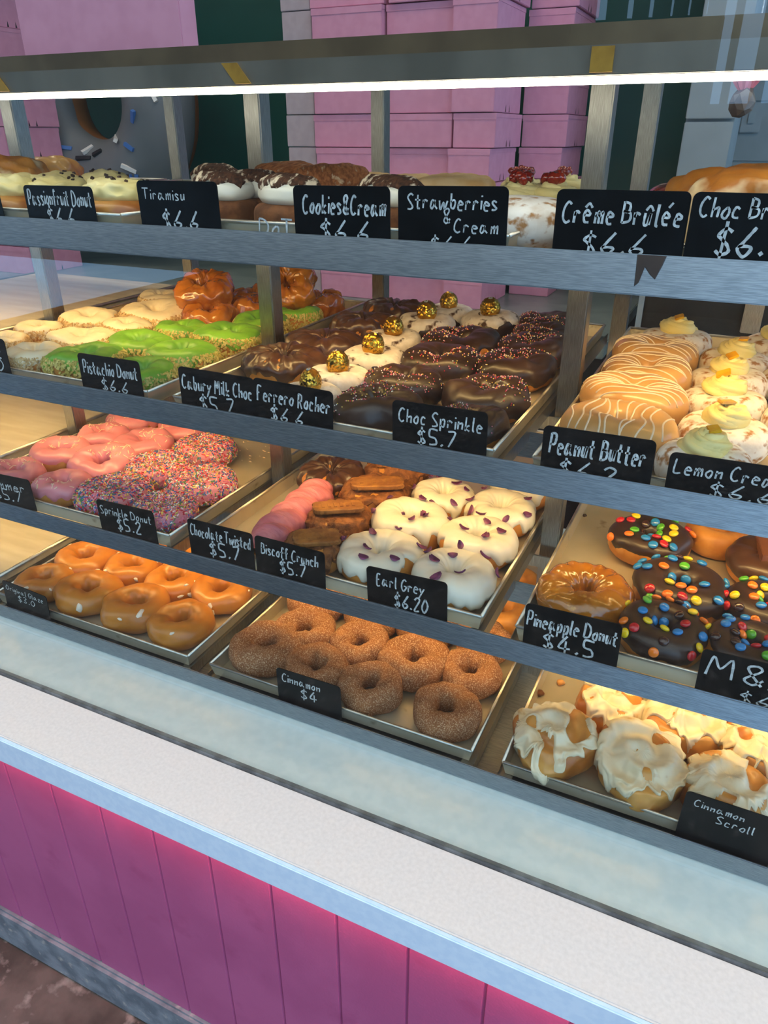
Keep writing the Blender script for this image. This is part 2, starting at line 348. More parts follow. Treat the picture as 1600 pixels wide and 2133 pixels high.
TRAYL = {(0, 1): 'aluminium baking tray of plain glazed donuts on the bottom shelf', (0, 2): 'aluminium baking tray of cinnamon sugar donuts on the bottom shelf', (0, 3): 'aluminium baking tray of iced cinnamon scrolls on the bottom shelf',
         (1, 1): 'aluminium baking tray of pink and sprinkle donuts on the second shelf', (1, 2): 'aluminium baking tray of biscuit, twist and white iced donuts on the second shelf', (1, 3): 'half bare aluminium baking tray with candy topped donuts',
         (2, 1): 'aluminium baking tray of green and ivory iced donuts on the third shelf', (2, 2): 'aluminium baking tray of dark chocolate donuts on the third shelf', (2, 3): 'aluminium baking tray of peanut and lemon donuts on the third shelf',
         (3, 0): 'aluminium baking tray at the far left of the top shelf holding a brown bun', (3, 1): 'aluminium baking tray behind the Passionfruit and Tiramisu cards', (3, 2): 'aluminium baking tray behind the Strawberries and Cream card', (3, 3): 'aluminium baking tray behind the Crême Brûlée card'}
TRAYL[(3, 1)] = 'aluminium baking tray behind the passionfruit price card on the top shelf'
for (i, k), lab in TRAYL.items():
    t = empty('baking_tray', (TRX[k]+TW/2, TY, LV[i]-TH)); tag(t, lab, 'tray', 'baking trays on the rack')
    link('pan', PAN, t); link('rim', RIM, t)
# bare sheets in the empty bays at the left
for i in range(3):
    b = MB(); b.box(-TW/2+.008, TW/2-.008, .004, TD-.004, 0, TH-.004)
    t = empty('shelf_sheet', (TRX[0]+TW/2, TY, LV[i]-TH)); tag(t, 'bare warm lit metal sheet in the empty left bay of the '+SHELFN[i], 'shelf sheet', 'bare sheets in the left bays')
    link('top_sheet', b.mesh('top_sheet', SHEETM, bevel=.003), t)
    b = MB()
    for s in (-1, 1):
        b = MB(); b.tube([(s*(TW/2-.004), 0, TH-.005), (s*(TW/2-.004), TD, TH-.005)], .0036, 10)
        link('rolled_edge', b.mesh('rolled_edge', RIMM, smooth=True), t)

# ------------------------------------------------------------------ pastry shapes
def sgp(x, e): return math.copysign(abs(x)**e, x)
def nz3(x, y, z): return noise.noise(Vector((x, y, z)))
class Ring:
    """a fried ring: u runs round the ring, v round its tube"""
    def __init__(s, D=.1, h=.042, hole=.026, lump=.06, seed=0, e=.85, fine=0., ff=9., ex=1., ridge=0.):
        s.D, s.h, s.seed, s.e, s.lump, s.fine, s.ff, s.ex, s.ridge = D, h, seed*7.31, e, lump, fine, ff, ex, ridge
        s.a = (D-hole)/4; s.R0 = D/2-s.a; s.b = h/2
    def P(s, u, v, off=0.):
        cu, su = math.cos(u), math.sin(u)
        n1 = nz3(cu*1.1+s.seed, su*1.1, 1.7); n2 = nz3(cu*1.6, su*1.6+s.seed, 5.1); n3 = nz3(cu*1.3, s.seed, su*1.3+9.)
        R = s.R0*(1+s.lump*n1*.7); a = s.a*(1+s.lump*n2*1.3); b_ = s.b*(1+s.lump*n3*1.6)
        if s.fine:
            f = s.fine*(nz3(cu*s.ff*.5+s.seed, su*s.ff*.5, math.sin(v)*2.2+math.cos(v)*1.1)+.6*nz3(cu*s.ff+s.seed, su*s.ff+math.cos(v)*3, math.sin(v)*3.2))
            a += f; b_ += f
        if s.ridge:
            f = s.ridge*math.sin(u*15+2.*math.sin(v)+s.seed)
            a += f; b_ += f*.8
        cv, sv = math.cos(v), math.sin(v)
        r = R+(a+off)*sgp(cv, s.e)
        z = s.b+(b_+off)*sgp(sv, s.e)
        z = max(z, .0006 + (0 if off < .0004 else .0))
        return Vector((r*cu*s.ex, r*su, z))
    def N(s, u, v, off=0.):
        p = s.P(u, v, off); n = (s.P(u+.02, v, off)-p).cross(s.P(u, v+.02, off)-p)
        if n.length < 1e-9: return Vector((0, 0, 1))
        n.normalize()
        return n
    def body(s, name, m, nu=44, nv=22):
        b = MB(); v = [s.P(2*PI*i/nu, 2*PI*j/nv) for i in range(nu) for j in range(nv)]
        f = [(i*nv+j, ((i+1) % nu)*nv+j, ((i+1) % nu)*nv+(j+1) % nv, i*nv+(j+1) % nv) for i in range(nu) for j in range(nv)]
        b.add(v, f); return b.mesh(name, m, True)
    def cover(s, name, m, v0=-.15, v1=PI+.35, wav=.25, t=.0022, freq=5., nu=64, nv=16, wet=0.):
        b = MB(); vs = []
        for i in range(nu):
            u = 2*PI*i/nu; cu, su = math.cos(u), math.sin(u)
            a0 = v0+wav*(nz3(cu*freq*.5, su*freq*.5, s.seed+3)*1.6+.6*nz3(cu*freq*1.3, su*freq*1.3, s.seed+8))
            a1 = v1+wav*.6*nz3(cu*freq*.5+4, su*freq*.5, s.seed)
            for j in range(nv+1):
                k = j/nv; edge = min(1, min(k, 1-k)*7); o = -.0006+(t+.0006)*math.sqrt(max(0, 1-(1-edge)**2))
                if wet: o += wet*nz3(cu*4+s.seed, su*4, a0+(a1-a0)*k)*edge
                vs.append(s.P(u, a0+(a1-a0)*k, o))
        n = nv+1
        f = [(i*n+j, ((i+1) % nu)*n+j, ((i+1) % nu)*n+j+1, i*n+j+1) for i in range(nu) for j in range(nv)]
        b.add(vs, f); return b.mesh(name, m, True)
class Dome:
    """a bun: u runs round, k from the middle of the top (0) to the foot (1)"""
    def __init__(s, D=.1, h=.05, seed=0, lump=.08, e=.8, spiral=0., turns=2.5, fine=0., ex=1., sq=0., flute=0., dimple=0.):
        s.D, s.h, s.seed, s.lump, s.e, s.spiral, s.turns, s.fine, s.ex, s.sq, s.flute, s.dimple = D, h, seed*5.17, lump, e, spiral, turns, fine, ex, sq, flute, dimple
    def P(s, u, k, off=0.):
        cu, su = math.cos(u), math.sin(u); a = PI*.86*k
        sa, ca = sgp(math.sin(a), s.e), math.cos(a)
        r = (s.D/2*(1+s.lump*nz3(cu*.9+s.seed, su*.9, 2.)) + off)*sa
        if s.sq: r *= 1+s.sq*(abs(math.cos(2*u))*-1+.5)*-1*.6
        if s.flute: r *= 1+s.flute*math.cos(9*u+k*6)
        z = s.h*.5*(1+s.lump*.8*nz3(cu*k*2, su*k*2+s.seed, 6.))*(1+sgp(ca, s.e*.95))+off*ca
        if s.spiral and k < .62:
            rr = r/(s.D/2)
            z += s.spiral*math.sin(2*PI*rr*s.turns-u)*min(1, (0.62-k)*6)
        if s.dimple: z -= s.dimple*math.exp(-(k/.18)**2)
        if s.fine:
            q = s.fine*nz3(cu*sa*4+s.seed, su*sa*4, ca*3); r += q*sa; z += q*.7
        return Vector((r*cu*s.ex, r*su, max(z, .0006)))
    def N(s, u, k, off=0.):
        p = s.P(u, k, off); n = (s.P(u, k+.02, off)-p).cross(s.P(u+.03, k, off)-p)
        if n.length < 1e-10: return Vector((0, 0, 1))
        n.normalize(); return n
    def body(s, name, m, nu=40, nk=22, smooth=True):
        return s.cover(name, m, 1., 0, nu=nu, nk=nk, t=0, smooth=smooth, close=True)
    def cover(s, name, m, k1=.55, wav=.12, freq=4., t=.003, nu=56, nk=18, hole=None, smooth=True, close=False, wet=0.):
        b = MB(); vs = [s.P(0, 0.0001, t)]
        for i in range(nu):
            u = 2*PI*i/nu; cu, su = math.cos(u), math.sin(u)
            ke = k1+wav*(1.6*nz3(cu*freq*.4, su*freq*.4, s.seed+2)+nz3(cu*freq, su*freq, s.seed+5))
            if close: ke = 1.
            for j in range(1, nk+1):
                q = j/nk; edge = min(1, (1-q)*6); o = 0 if close else -.0008+(t+.0008)*math.sqrt(max(0, 1-(1-edge)**2))
                if wet: o += wet*nz3(cu*q*4+s.seed, su*q*4, 1.)*edge
                if hole is not None and j > 2:
                    p = s.P(u, ke*q, 0)*hole[0]; k_ = (nz3(p.x+s.seed, p.y, p.z)-hole[1]+.06)/.14; k_ = max(0, min(1, k_)); k_ = k_*k_*(3-2*k_); o = o*(1-k_)-.0035*k_
                vs.append(s.P(u, ke*q, o))
        f = []
        for i in range(nu):
            a, c = 1+i*nk, 1+((i+1) % nu)*nk
            f.append((0, a, c))
            for j in range(nk-1):
                f.append((a+j, a+j+1, c+j+1, c+j))
        if close: f.append(tuple(1+i*nk+nk-1 for i in range(nu)))
        b.add(vs, f); return b.mesh(name, m, smooth)
def basis(n, rng):
    a = n.orthogonal().normalized(); b = n.cross(a); t = rng.uniform(0, 2*PI)
    return a*math.cos(t)+b*math.sin(t), b*math.cos(t)-a*math.sin(t)
def rods(sh, name, mats, count, vr, L=.0055, r=.0007, seed=0, off=.002, lift=.4, ur=None, round_=False):
    """many little sprinkles lying on a surface, one mesh"""
    rng = random.Random(seed); b = MB()
    for i in range(count):
        u = rng.uniform(*(ur or (0, 2*PI))); v = rng.uniform(*vr); p = sh.P(u, v, off); n = sh.N(u, v, off)
        if n.dot(p-Vector((0, 0, sh.h*.4))) < 0 and isinstance(sh, Dome): n = -n
        if isinstance(sh, Ring):
            c = Vector((math.cos(u)*sh.R0*sh.ex, math.sin(u)*sh.R0, sh.b))
            if n.dot(p-c) < 0: n = -n
        a, c = basis(n, rng); mi = rng.randrange(len(mats)) if isinstance(mats, list) else 0
        p = p+n*r*lift
        if round_:
            q = [p+a*r, p+c*r, p-a*r, p-c*r, p+n*r, p-n*r]
            b.add(q, [(0, 1, 4), (1, 2, 4), (2, 3, 4), (3, 0, 4), (1, 0, 5), (2, 1, 5), (3, 2, 5), (0, 3, 5)], mi)
        else:
            l = L*rng.uniform(.7, 1.2)/2; tilt = rng.uniform(-.35, .35); d = (a+n*tilt).normalized(); e2 = d.cross(n).normalized(); n2 = e2.cross(d)
            q = [p+d*s1*l+(e2*s2+n2*s3)*r for s1 in (-1, 1) for s2, s3 in ((-1, -1), (1, -1), (1, 1), (-1, 1))]
            b.add(q, [(0, 1, 2, 3), (7, 6, 5, 4), (0, 4, 5, 1), (1, 5, 6, 2), (2, 6, 7, 3), (3, 7, 4, 0)], mi)
    return b.mesh(name, mats, False)
def swirl_mesh(name, m, D=.055, h=.035, turns=2.4, flutes=9, seed=0):
    """piped cream: one fluted rope wound inwards and upwards"""
    b = MB(); n = 90; k = 20; pts = []; rad = []
    for i in range(n+1):
        t = i/n; a = 2*PI*turns*t+seed; rr = (D/2-.011)*(1-t)**.75; pts.append(Vector((rr*math.cos(a), rr*math.sin(a), .010+(h-.018)*t**.9))); rad.append(.0115*(1-.45*t) if t < .97 else .003)
    vs = []
    for i, p in enumerate(pts):
        d = (pts[min(i+1, n)]-pts[max(i-1, 0)]).normalized(); x = d.cross(Vector((0, 0, 1))).normalized(); y = x.cross(d)
        for j in range(k):
            q = 2*PI*j/k; rr = rad[i]*(1+.24*math.cos(4*q+i*.62)); vs.append(p+x*math.cos(q)*rr+y*math.sin(q)*rr)
    f = [(i*k+j, i*k+(j+1) % k, (i+1)*k+(j+1) % k, (i+1)*k+j) for i in range(n) for j in range(k)]
    f += [tuple(range(k-1, -1, -1)), tuple(n*k+j for j in range(k))]
    b.add([(v.x, v.y, max(v.z, .0)) for v in vs], f)
    dm = Dome(D*.86, h*.75, seed, .02); q = [dm.P(2*PI*i/20, j/8+.0001) for i in range(20) for j in range(9)]
    b.add(q, [(i*9+j, ((i+1) % 20)*9+j, ((i+1) % 20)*9+j+1, i*9+j+1) for i in range(20) for j in range(8)])
    return b.mesh(name, m, True)
def foil_ball(seed):
    bm = bmesh.new(); bmesh.ops.create_icosphere(bm, subdivisions=4, radius=.0205)
    for v in bm.verts:
        p = v.co.copy(); q = p.normalized()
        n_ = abs(nz3(q.x*5+seed, q.y*5, q.z*5))+.6*abs(nz3(q.x*11, q.y*11+seed, q.z*11))
        v.co = p*(1-.13*n_+.04)
        v.co.z = max(v.co.z, -.016)
    me = bpy.data.meshes.new('foil_wrapped_chocolate'); bm.to_mesh(me); bm.free(); me.materials.append(GOLD); return me
def cup_mesh():
    b = MB(); n = 48; v = []
    for r, z in ((.017, 0), (.0245, .008), (.0235, .0078), (.0165, .0007)):
        for i in range(n):
            a = 2*PI*i/n; rr = r*(1+(.05 if i % 2 else -.05)*(1 if z > .003 else .4)); v.append((rr*math.cos(a), rr*math.sin(a), z))
    f = [(g*n+i, g*n+(i+1) % n, (g+1)*n+(i+1) % n, (g+1)*n+i) for g in range(3) for i in range(n)]
    f += [tuple(range(n)), tuple(3*n+i for i in range(n))]
    b.add(v, f); return b.mesh('paper_cup', CUP)
def sticker_mesh():
    b = MB(); n = 16; b.add([(.0045*math.cos(2*PI*i/n), .0042*math.sin(2*PI*i/n), z) for z in (0, .0008) for i in range(n)],
        [tuple(range(n-1, -1, -1)), tuple(range(n, 2*n))]+[(i, (i+1) % n, n+(i+1) % n, n+i) for i in range(n)])
    return b.mesh('sticker', CHALK)
def petal_mesh(seed):
    rng = random.Random(seed); b = MB(); n = 9; L = rng.uniform(.013, .019); W = L*rng.uniform(.5, .75); v = []
    for i in range(n):
        t = i/(n-1); w = W/2*math.sin(PI*min(.97, .06+t*.93))**.7
        z = .0008+.003*(t-.5)**2*4
        v += [(L*(t-.5), -w, z+.0012), (L*(t-.5), 0, z-.0006), (L*(t-.5), w, z+.0012)]
    k = len(v); v += [(x, y, z-.0006) for x, y, z in v]
    f = []
    for i in range(n-1):
        for j in range(2):
            q = (i*3+j, i*3+j+1, (i+1)*3+j+1, (i+1)*3+j); f += [q, tuple(k+x for x in reversed(q))]
        f += [(i*3, (i+1)*3, k+(i+1)*3, k+i*3), (i*3+2, k+i*3+2, k+(i+1)*3+2, (i+1)*3+2)]
    b.add(v, f); return b.mesh('petal', PETAL, True)
def flat_bits(sh, name, m, count, vr, size, seed, th=.0008):
    rng = random.Random(seed); out = []
    for i in range(count):
        u = rng.uniform(0, 2*PI); v = rng.uniform(*vr); n = sh.N(u, v); p = sh.P(u, v)
        c = Vector((math.cos(u)*sh.R0, math.sin(u)*sh.R0, sh.b))
        if n.dot(p-c) < 0: n = -n
        b = MB(); k = 9; A, C = basis(n, rng); s = size*rng.uniform(.5, 1.2)
        rr = [(s*rng.uniform(.65, 1.1), s*.6*rng.uniform(.6, 1.1)) for _ in range(k)]
        pts = []
        for q in range(k):
            pts.append(p+A*math.cos(2*PI*q/k)*rr[q][0]+C*math.sin(2*PI*q/k)*rr[q][1])
        vs = [q-n*.0012 for q in pts]+[p+(q-p)*.8+n*th for q in pts]+[p+n*(th+.0003)]
        b.add(vs, [(q, (q+1) % k, k+(q+1) % k, k+q) for q in range(k)]+[(k+q, k+(q+1) % k, 2*k) for q in range(k)])
        out.append((name, b.mesh(name, m, True)))
    return out
M_CANDY = {}
def candy_mesh(c):
    if c not in M_CANDY:
        b = MB(); nu, nv = 14, 7; v = []
        for i in range(nu):
            for j in range(nv+1):
                a = -PI/2+PI*j/nv; v.append((.0066*math.cos(a)*math.cos(2*PI*i/nu), .0066*math.cos(a)*math.sin(2*PI*i/nu), .0034*math.sin(a)))
        b.add(v, [(i*(nv+1)+j, ((i+1) % nu)*(nv+1)+j, ((i+1) % nu)*(nv+1)+j+1, i*(nv+1)+j+1) for i in range(nu) for j in range(nv)])
        M_CANDY[c] = b.mesh('candy_button', BANDY[c], True)
    return M_CANDY[c]
def align(n, spin=0.):
    return (n.to_track_quat('Z', 'Y') @ Matrix.Rotation(spin, 4, 'Z').to_quaternion()).to_euler()
def drizzle(sh, name, m, seed, nl=9, r=.0012, off=.0022):
    """zigzag icing lines dropped over a ring"""
    rng = random.Random(seed); b = MB(); D = sh.D
    for i in range(nl):
        x = -D/2*.86+D*.86*(i+.5)/nl+rng.uniform(-.003, .003); seg = []
        sl = rng.uniform(.15, .5)
        for j in range(41):
            y = -D/2+D*j/40; X = x+sl*y*.35+.003*math.sin(y*90+i)
            rr, u = math.hypot(X/sh.ex, y), math.atan2(y, X/sh.ex)
            c = (rr-sh.R0)/(sh.a*1.02)
            if abs(c) > .985:
                if len(seg) > 3: b.tube(seg, r, 6)
                seg = []; continue
            v = math.acos(max(-1, min(1, sgp(c, 1/sh.e)))); seg.append(sh.P(u, v, off))
        if len(seg) > 3: b.tube(seg, r, 6)
    return b.mesh(name, m, True)
def biscuit_mesh():
    b = MB(); n = 44; out = []
    for i in range(n):
        a = 2*PI*i/n; c, s_ = sgp(math.cos(a), .35), sgp(math.sin(a), .35); k = 1+.03*math.cos(a*22)
        out.append((.038*c*k, .022*s_*k))
    v = [(x*.97, y*.97, 0) for x, y in out]+[(x, y, .002) for x, y in out]+[(x, y, .0055) for x, y in out]+[(x*.93, y*.9, .007) for x, y in out]+[(x*.8, y*.72, .0066) for x, y in out]+[(0, 0, .0068)]
    f = [tuple(range(n-1, -1, -1))]
    for g in range(4): f += [(g*n+i, g*n+(i+1) % n, (g+1)*n+(i+1) % n, (g+1)*n+i) for i in range(n)]
    f += [(4*n+i, 4*n+(i+1) % n, 5*n) for i in range(n)]
    b.add(v, f)
    for i in range(6): b.box(-.025+i*.0092, -.0205+i*.0092, -.009, .009, .0062, .0078)
    return b.mesh('biscuit', BISC)

def lumps(name, m, pts):
    bm = bmesh.new()
    for i, (x, y, z, r) in enumerate(pts):
        res = bmesh.ops.create_icosphere(bm, subdivisions=2, radius=r)
        for v in res['verts']:
            q = v.co.normalized(); v.co *= 1+.35*nz3(q.x*2+i*3, q.y*2, q.z*2); v.co += Vector((x, y, z))
    me = bpy.data.meshes.new(name); bm.to_mesh(me); bm.free(); me.materials.append(m)
    for p in me.polygons: p.use_smooth = True
    return me

# each builder gives [(part name, mesh, location, rotation, label, kind, [sub-parts])]
def part(name, me, loc=(0, 0, 0), rot=(0, 0, 0), label=None, kind=None, subs=()): return (name, me, loc, rot, label, kind, subs)
CANDYCOL = ['red', 'yellow', 'blue', 'green', 'orange', 'blue', 'yellow', 'brown', 'green', 'orange', 'red']
def build(kind, sd):
    rng = random.Random(sd*17+3)
    if kind == 'glazed_donut':
        s = Ring(.105, .044, .026, .17, sd, .86, fine=.0012, ff=5); ps = [part('ring', s.body('ring', GLAZE))]
        return s, ps+[part(n, m, label='white flake of sugar glaze') for n, m in flat_bits(s, 'glaze_flake', GLAZEFLAKE, 4+sd % 2, (-.2, 1.0), .0085, sd)]
    if kind == 'cinnamon_donut':
        s = Ring(.105, .047, .028, .2, sd, .88, fine=.002); return s, [part('ring', s.body('ring', CINN))]
    if kind == 'plain_donut':
        s = Ring(.1, .042, .024, .1, sd); return s, [part('ring', s.body('ring', DOUGH))]
    if kind == 'pink_iced_donut':
        s = Ring(.11, .042, .03, .2, sd, .85, fine=.0015, ff=5); ps = [part('dough', s.body('dough', DOUGH)), part('icing', s.cover('icing', PINKI, .0, PI+.6, .42, .0028), label='pink icing')]
        return s, ps+[part('coconut_flakes', rods(s, 'coconut_flakes', COCO, 34, (.7, 2.6), .009, .0006, sd, .0024, ur=(sd, sd+3.)), label='pale shreds of coconut', kind='stuff')]
    if kind == 'sprinkle_donut':
        s = Ring(.11, .042, .026, .09, sd, .85); ps = [part('dough', s.body('dough', DOUGH)), part('icing', s.cover('icing', PINKI, -.4, PI+.7, .15, .002), label='pink icing under sprinkles')]
        return s, ps+[part('sprinkles', rods(s, 'sprinkles', [SPR[0], SPR[1], SPR[2], SPR[3], SPR[5], SPR[4], SPR[0], SPR[4], SPR[2]], 2600, (-.5, 3.6), .005, .00075, sd, .0022), label='coloured sugar sprinkles', kind='stuff')]
    if kind == 'white_iced_donut':
        s = Ring(.112, .046, .028, .09, sd, .85); ps = [part('dough', s.body('dough', DOUGH)), part('icing', s.cover('icing', WHITEI, -.08, PI+.7, .8, .0038, 5., 96, 22, wet=.0016), label='thick white icing')]
        for i in range(7):
            u = 2*PI*(i+rng.uniform(-.3, .3))/7; v = rng.uniform(.5, 2.3); p = s.P(u, v, .0052); n = s.N(u, v)
            if n.z < 0: n = -n
            ps.append(part('petal', petal_mesh(sd*10+i), p, align(n, rng.uniform(0, 6)), 'dried purple petal'))
        return s, ps
    if kind in ('green_iced_donut', 'ivory_iced_donut'):
        g = kind[0] == 'g'; s = Ring(.115, .042, .026, .2, sd, .8, fine=.0018, ff=6)
        ps = [part('dough', s.body('dough', DOUGH)), part('icing', s.cover('icing', GREENI if g else IVORY, .1, PI+.5, .35, .0025), label='green icing' if g else 'ivory icing')]
        return s, ps+[part('nut_crumbs', rods(s, 'nut_crumbs', PISTA if g else NUT, 1500, (-.8, .7), .0034, .0013, sd, .0014), label='chopped nut crumbs round the side', kind='stuff')]
    if kind == 'amber_fritter':
        s = Ring(.125, .054, .022, .28, sd, .8, fine=.0055, ff=9); return s, [part('ring', s.body('ring', FRIT, 84, 36))]
    if kind == 'choc_sprinkle_donut':
        s = Ring(.125, .044, .024, .2, sd, .82, fine=.0022, ff=5); ps = [part('dough', s.body('dough', DOUGH)), part('icing', s.cover('icing', CHOC, -.45, PI+.7, .5, .0028, 3.), label='dark chocolate icing')]
        a = rng.uniform(0, 6)
        return s, ps+[part('sugar_beads', rods(s, 'sugar_beads', [SPR[1], SPR[0], SPR[3], SPR[4]], 230, (.2, 3.0), .003, .0012, sd, .003, round_=True, ur=(a, a+3.6)), label='tiny coloured sugar beads', kind='stuff')]
    if kind == 'foil_topped_donut':
        s = Ring(.118, .042, .016, .1, sd, .82); ps = [part('dough', s.body('dough', CHOC)), part('sugar', s.cover('sugar', POWDERC, .15, PI+.8, .35, .0016), label='white powdered sugar')]
        ps.append(part('paper_cup', CUPM, (0, 0, .031), (rng.uniform(-.15, .15), .1, 0), 'small brown paper cup'))
        ps.append(part('foil_wrapped_chocolate', foil_ball(sd), (0, 0, .052), (rng.uniform(-.3, .3), rng.uniform(-.3, .3), rng.uniform(0, 6)), 'gold foil wrapped chocolate', None, (part('sticker', STICK, (0, 0, .0198), label='small round white sticker'),)))
        return s, ps
    if kind == 'milk_choc_donut':
        s = Ring(.13, .046, .018, .16, sd, .8); t = Ring(.13, .046, .018, .16, sd, .8, fine=.005, ff=6, ridge=.0016)
        return s, [part('dough', s.body('dough', DOUGH)), part('icing', t.cover('icing', MILK, -.2, PI+.7, .5, .0035, 4, 90, 22, wet=.004), label='thick folded chocolate icing')]
    if kind == 'peanut_donut':
        s = Ring(.125, .05, .02, .08, sd, .85); return s, [part('dough', s.body('dough', DOUGH)), part('icing', s.cover('icing', PEAN, -.45, PI+.7, .2, .0025), label='caramel coloured icing'), part('drizzle', drizzle(s, 'drizzle', DRIZ, sd, 10), label='white drizzled lines')]
    if kind == 'lemon_donut':
        s = Ring(.108, .042, .012, .08, sd, .8); ps = [part('dough', s.body('dough', POWDER))]
        pl = MB(); a = rng.uniform(0, 6); pl.box(-.009, .009, -.007, .007, 0, .0035)
        ps.append(part('cream_swirl', swirl_mesh('cream_swirl', LEMONC, .06, .034, 2.4, 9, sd), (0, 0, .034), (0, 0, 0), 'piped lemon cream', None,
                       (part('candied_peel', pl.mesh('candied_peel', PEEL, bevel=.001), (.003, -.004, .030), (rng.uniform(.1, .5), rng.uniform(-.4, .3), a), 'piece of candied peel'),)))
        return s, ps
    if kind == 'biscuit_donut':
        s = Dome(.1, .046, sd, .14, .7, fine=.004); return s, [part('dough', s.body('dough', DOUGH)), part('crumb_icing', s.cover('crumb_icing', BISCC, .6, .16, 5, .003, wet=.006), label='brown crumbly icing'),
            part('biscuit', BISCM, (rng.uniform(-.004, .004), -.006, .0495), (rng.uniform(-.1, .1), rng.uniform(-.1, .1), rng.uniform(-.15, .15)), 'ribbed brown biscuit')]
    if kind == 'candy_topped_donut':
        s = Ring(.11, .044, .026, .07, sd, .85); ps = [part('dough', s.body('dough', DOUGH)), part('icing', s.cover('icing', CHOC, .0, PI+.6, .45, .0025, 3), label='dark chocolate icing')]
        used = []
        for i in range(400):
            u = rng.uniform(0, 2*PI); v = rng.uniform(.35, 2.75); p = s.P(u, v, .0048)
            if any((p-q).length < .0118 for q in used): continue
            used.append(p); n = s.N(u, v)
            if n.z < 0: n = -n
            n = (n+Vector((rng.uniform(-.3, .3), rng.uniform(-.3, .3), 0))).normalized()
            ps.append(part('candy_button', candy_mesh(CANDYCOL[(i+sd) % 11] if rng.random() < .9 else 'blue'), p, align(n)))
            if len(used) > 25: break
        return s, ps
    if kind == 'caramel_donut':
        s = Ring(.112, .044, .03, .1, sd, .85); return s, [part('dough', s.body('dough', DOUGH)), part('topping', s.cover('topping', CARAM, -.45, PI+.7, .35, .004, 5, 110, 30, wet=.0025), label='glossy caramel coloured fruit topping')]
    if kind == 'chocolate_bar_donut':
        s = Ring(.112, .046, .02, .08, sd, .85); b = MB()
        for j in range(2):
            y = -.0105+j*.0215
            b.add([(x*(1 if z == 0 else .96), y+q*(.0098 if z == 0 else .0078), z) for x in (-.034, .034) for q in (-1, 1) for z in (0, .009)], [(0, 1, 3, 2), (4, 6, 7, 5), (0, 4, 5, 1), (2, 3, 7, 6), (0, 2, 6, 4), (1, 5, 7, 3)])
        b.box(-.035, .035, -.0203, .0215, -.002, .001)
        return s, [part('dough', s.body('dough', DOUGH)), part('icing', s.cover('icing', MILK, -.05, PI+.7, .3, .003, 3, wet=.002), label='milk chocolate icing'), part('chocolate_bar', b.mesh('chocolate_bar', mat('chocolate_bar', '#7a4a30', '#70432b', rough=.35, scale=20), bevel=.0008), (.002, .0, .0475), (-.06, .05, .35), 'two fingered milk chocolate bar')]
    if kind == 'cinnamon_scroll':
        s = Dome(.115, .060, sd, .22, .62, spiral=.0045, turns=1.8, fine=.0035, sq=.1)
        return s, [part('bun', s.body('bun', BUN, 56, 34)), part('icing', s.cover('icing', CREAMICE, .5, .26, 5., .0042, 110, 40, hole=(30., .16 if sd % 2 else .28), wet=.0035), label='cream coloured icing running down')]
    if kind == 'cocoa_cream_cake':
        s = Dome(.088, .040, sd, .06, .6); c = Dome(.078, .034, sd+4, .12, .85, fine=.002); d = Dome(.074, .036, sd+4, .12, .85, fine=.003)
        return s, [part('cake', s.body('cake', CAKE)), part('cream', c.body('cream', WHITEI), (0, 0, .030), label='white cream'), part('cocoa', d.cover('cocoa', COCOA, .5, .12, 6, .0025), (0, 0, .031), label='dusted cocoa top')]
    if kind == 'cocoa_sugar_bun':
        s = Dome(.1, .064, sd, .12, .75, fine=.004); return s, [part('bun', s.body('bun', COCOAB))]
    if kind == 'sugar_bun':
        s = Dome(.1, .056, sd, .1, .75, fine=.003); return s, [part('bun', s.body('bun', PALEB))]
    if kind == 'passionfruit_bun':
        s = Dome(.095, .038, sd, .08, .7); c = Dome(.085, .034, sd+2, .25, .85, fine=.006)
        return s, [part('bun', s.body('bun', BUN)), part('cream', c.body('cream', CUSTARD), (0, 0, .026), label='pale yellow cream'), part('passionfruit_seeds', rods(c, 'passionfruit_seeds', JAM if sd > 90 else CUP, 9, (.08, .4), .005, .0016, sd, .0), (0, 0, .026), label='dark seeds', kind='stuff')]
    if kind == 'custard_jam_bun':
        s = Dome(.1, .04, sd, .08, .7); 
        return s, [part('bun', s.body('bun', POWDER)), part('custard_swirl', swirl_mesh('custard_swirl', CUSTARD, .068, .036, 2.2, 9, sd), (0, 0, .031), label='piped custard'), part('jam', lumps('jam', JAM, [(rng.uniform(-.012, .012), rng.uniform(-.012, .012), .064+rng.uniform(0, .004), rng.uniform(.004, .008)) for _ in range(9)]), label='spoonful of red jam')]
    if kind == 'powdered_bun':
        s = Dome(.115, .052, sd, .1, .75); return s, [part('bun', s.body('bun', POWDER))]
    if kind == 'red_glazed_bun':
        s = Dome(.1, .058, sd, .1, .75); return s, [part('bun', s.body('bun', BUN)), part('glaze', s.cover('glaze', JAM, .5, .1, 4, .003), label='dark red glaze')]
    if kind == 'large_brown_bun':
        s = Dome(.15, .085, sd, .16, .75, fine=.009, ex=1.1); return s, [part('bun', s.body('bun', BIGBUN if sd % 2 else BUN, 56, 30))]
    raise KeyError(kind)
CUPM, STICK, BISCM = cup_mesh(), sticker_mesh(), biscuit_mesh()
CACHE = {}
def emit_part(ps, parent):
    for name, me, loc, rot, lab, kind, subs in ps:
        o = link(name, me, parent, loc, rot)
        if lab: o['label'] = lab
        if kind: o['kind'] = kind
        emit_part(subs, o)
VARIANTS = {'glazed_donut': 5, 'cinnamon_donut': 6, 'sprinkle_donut': 3, 'pink_iced_donut': 4, 'cinnamon_scroll': 7, 'candy_topped_donut': 5, 'white_iced_donut': 7, 'foil_topped_donut': 4, 'choc_sprinkle_donut': 5, 'lemon_donut': 4}
COUNT = {}
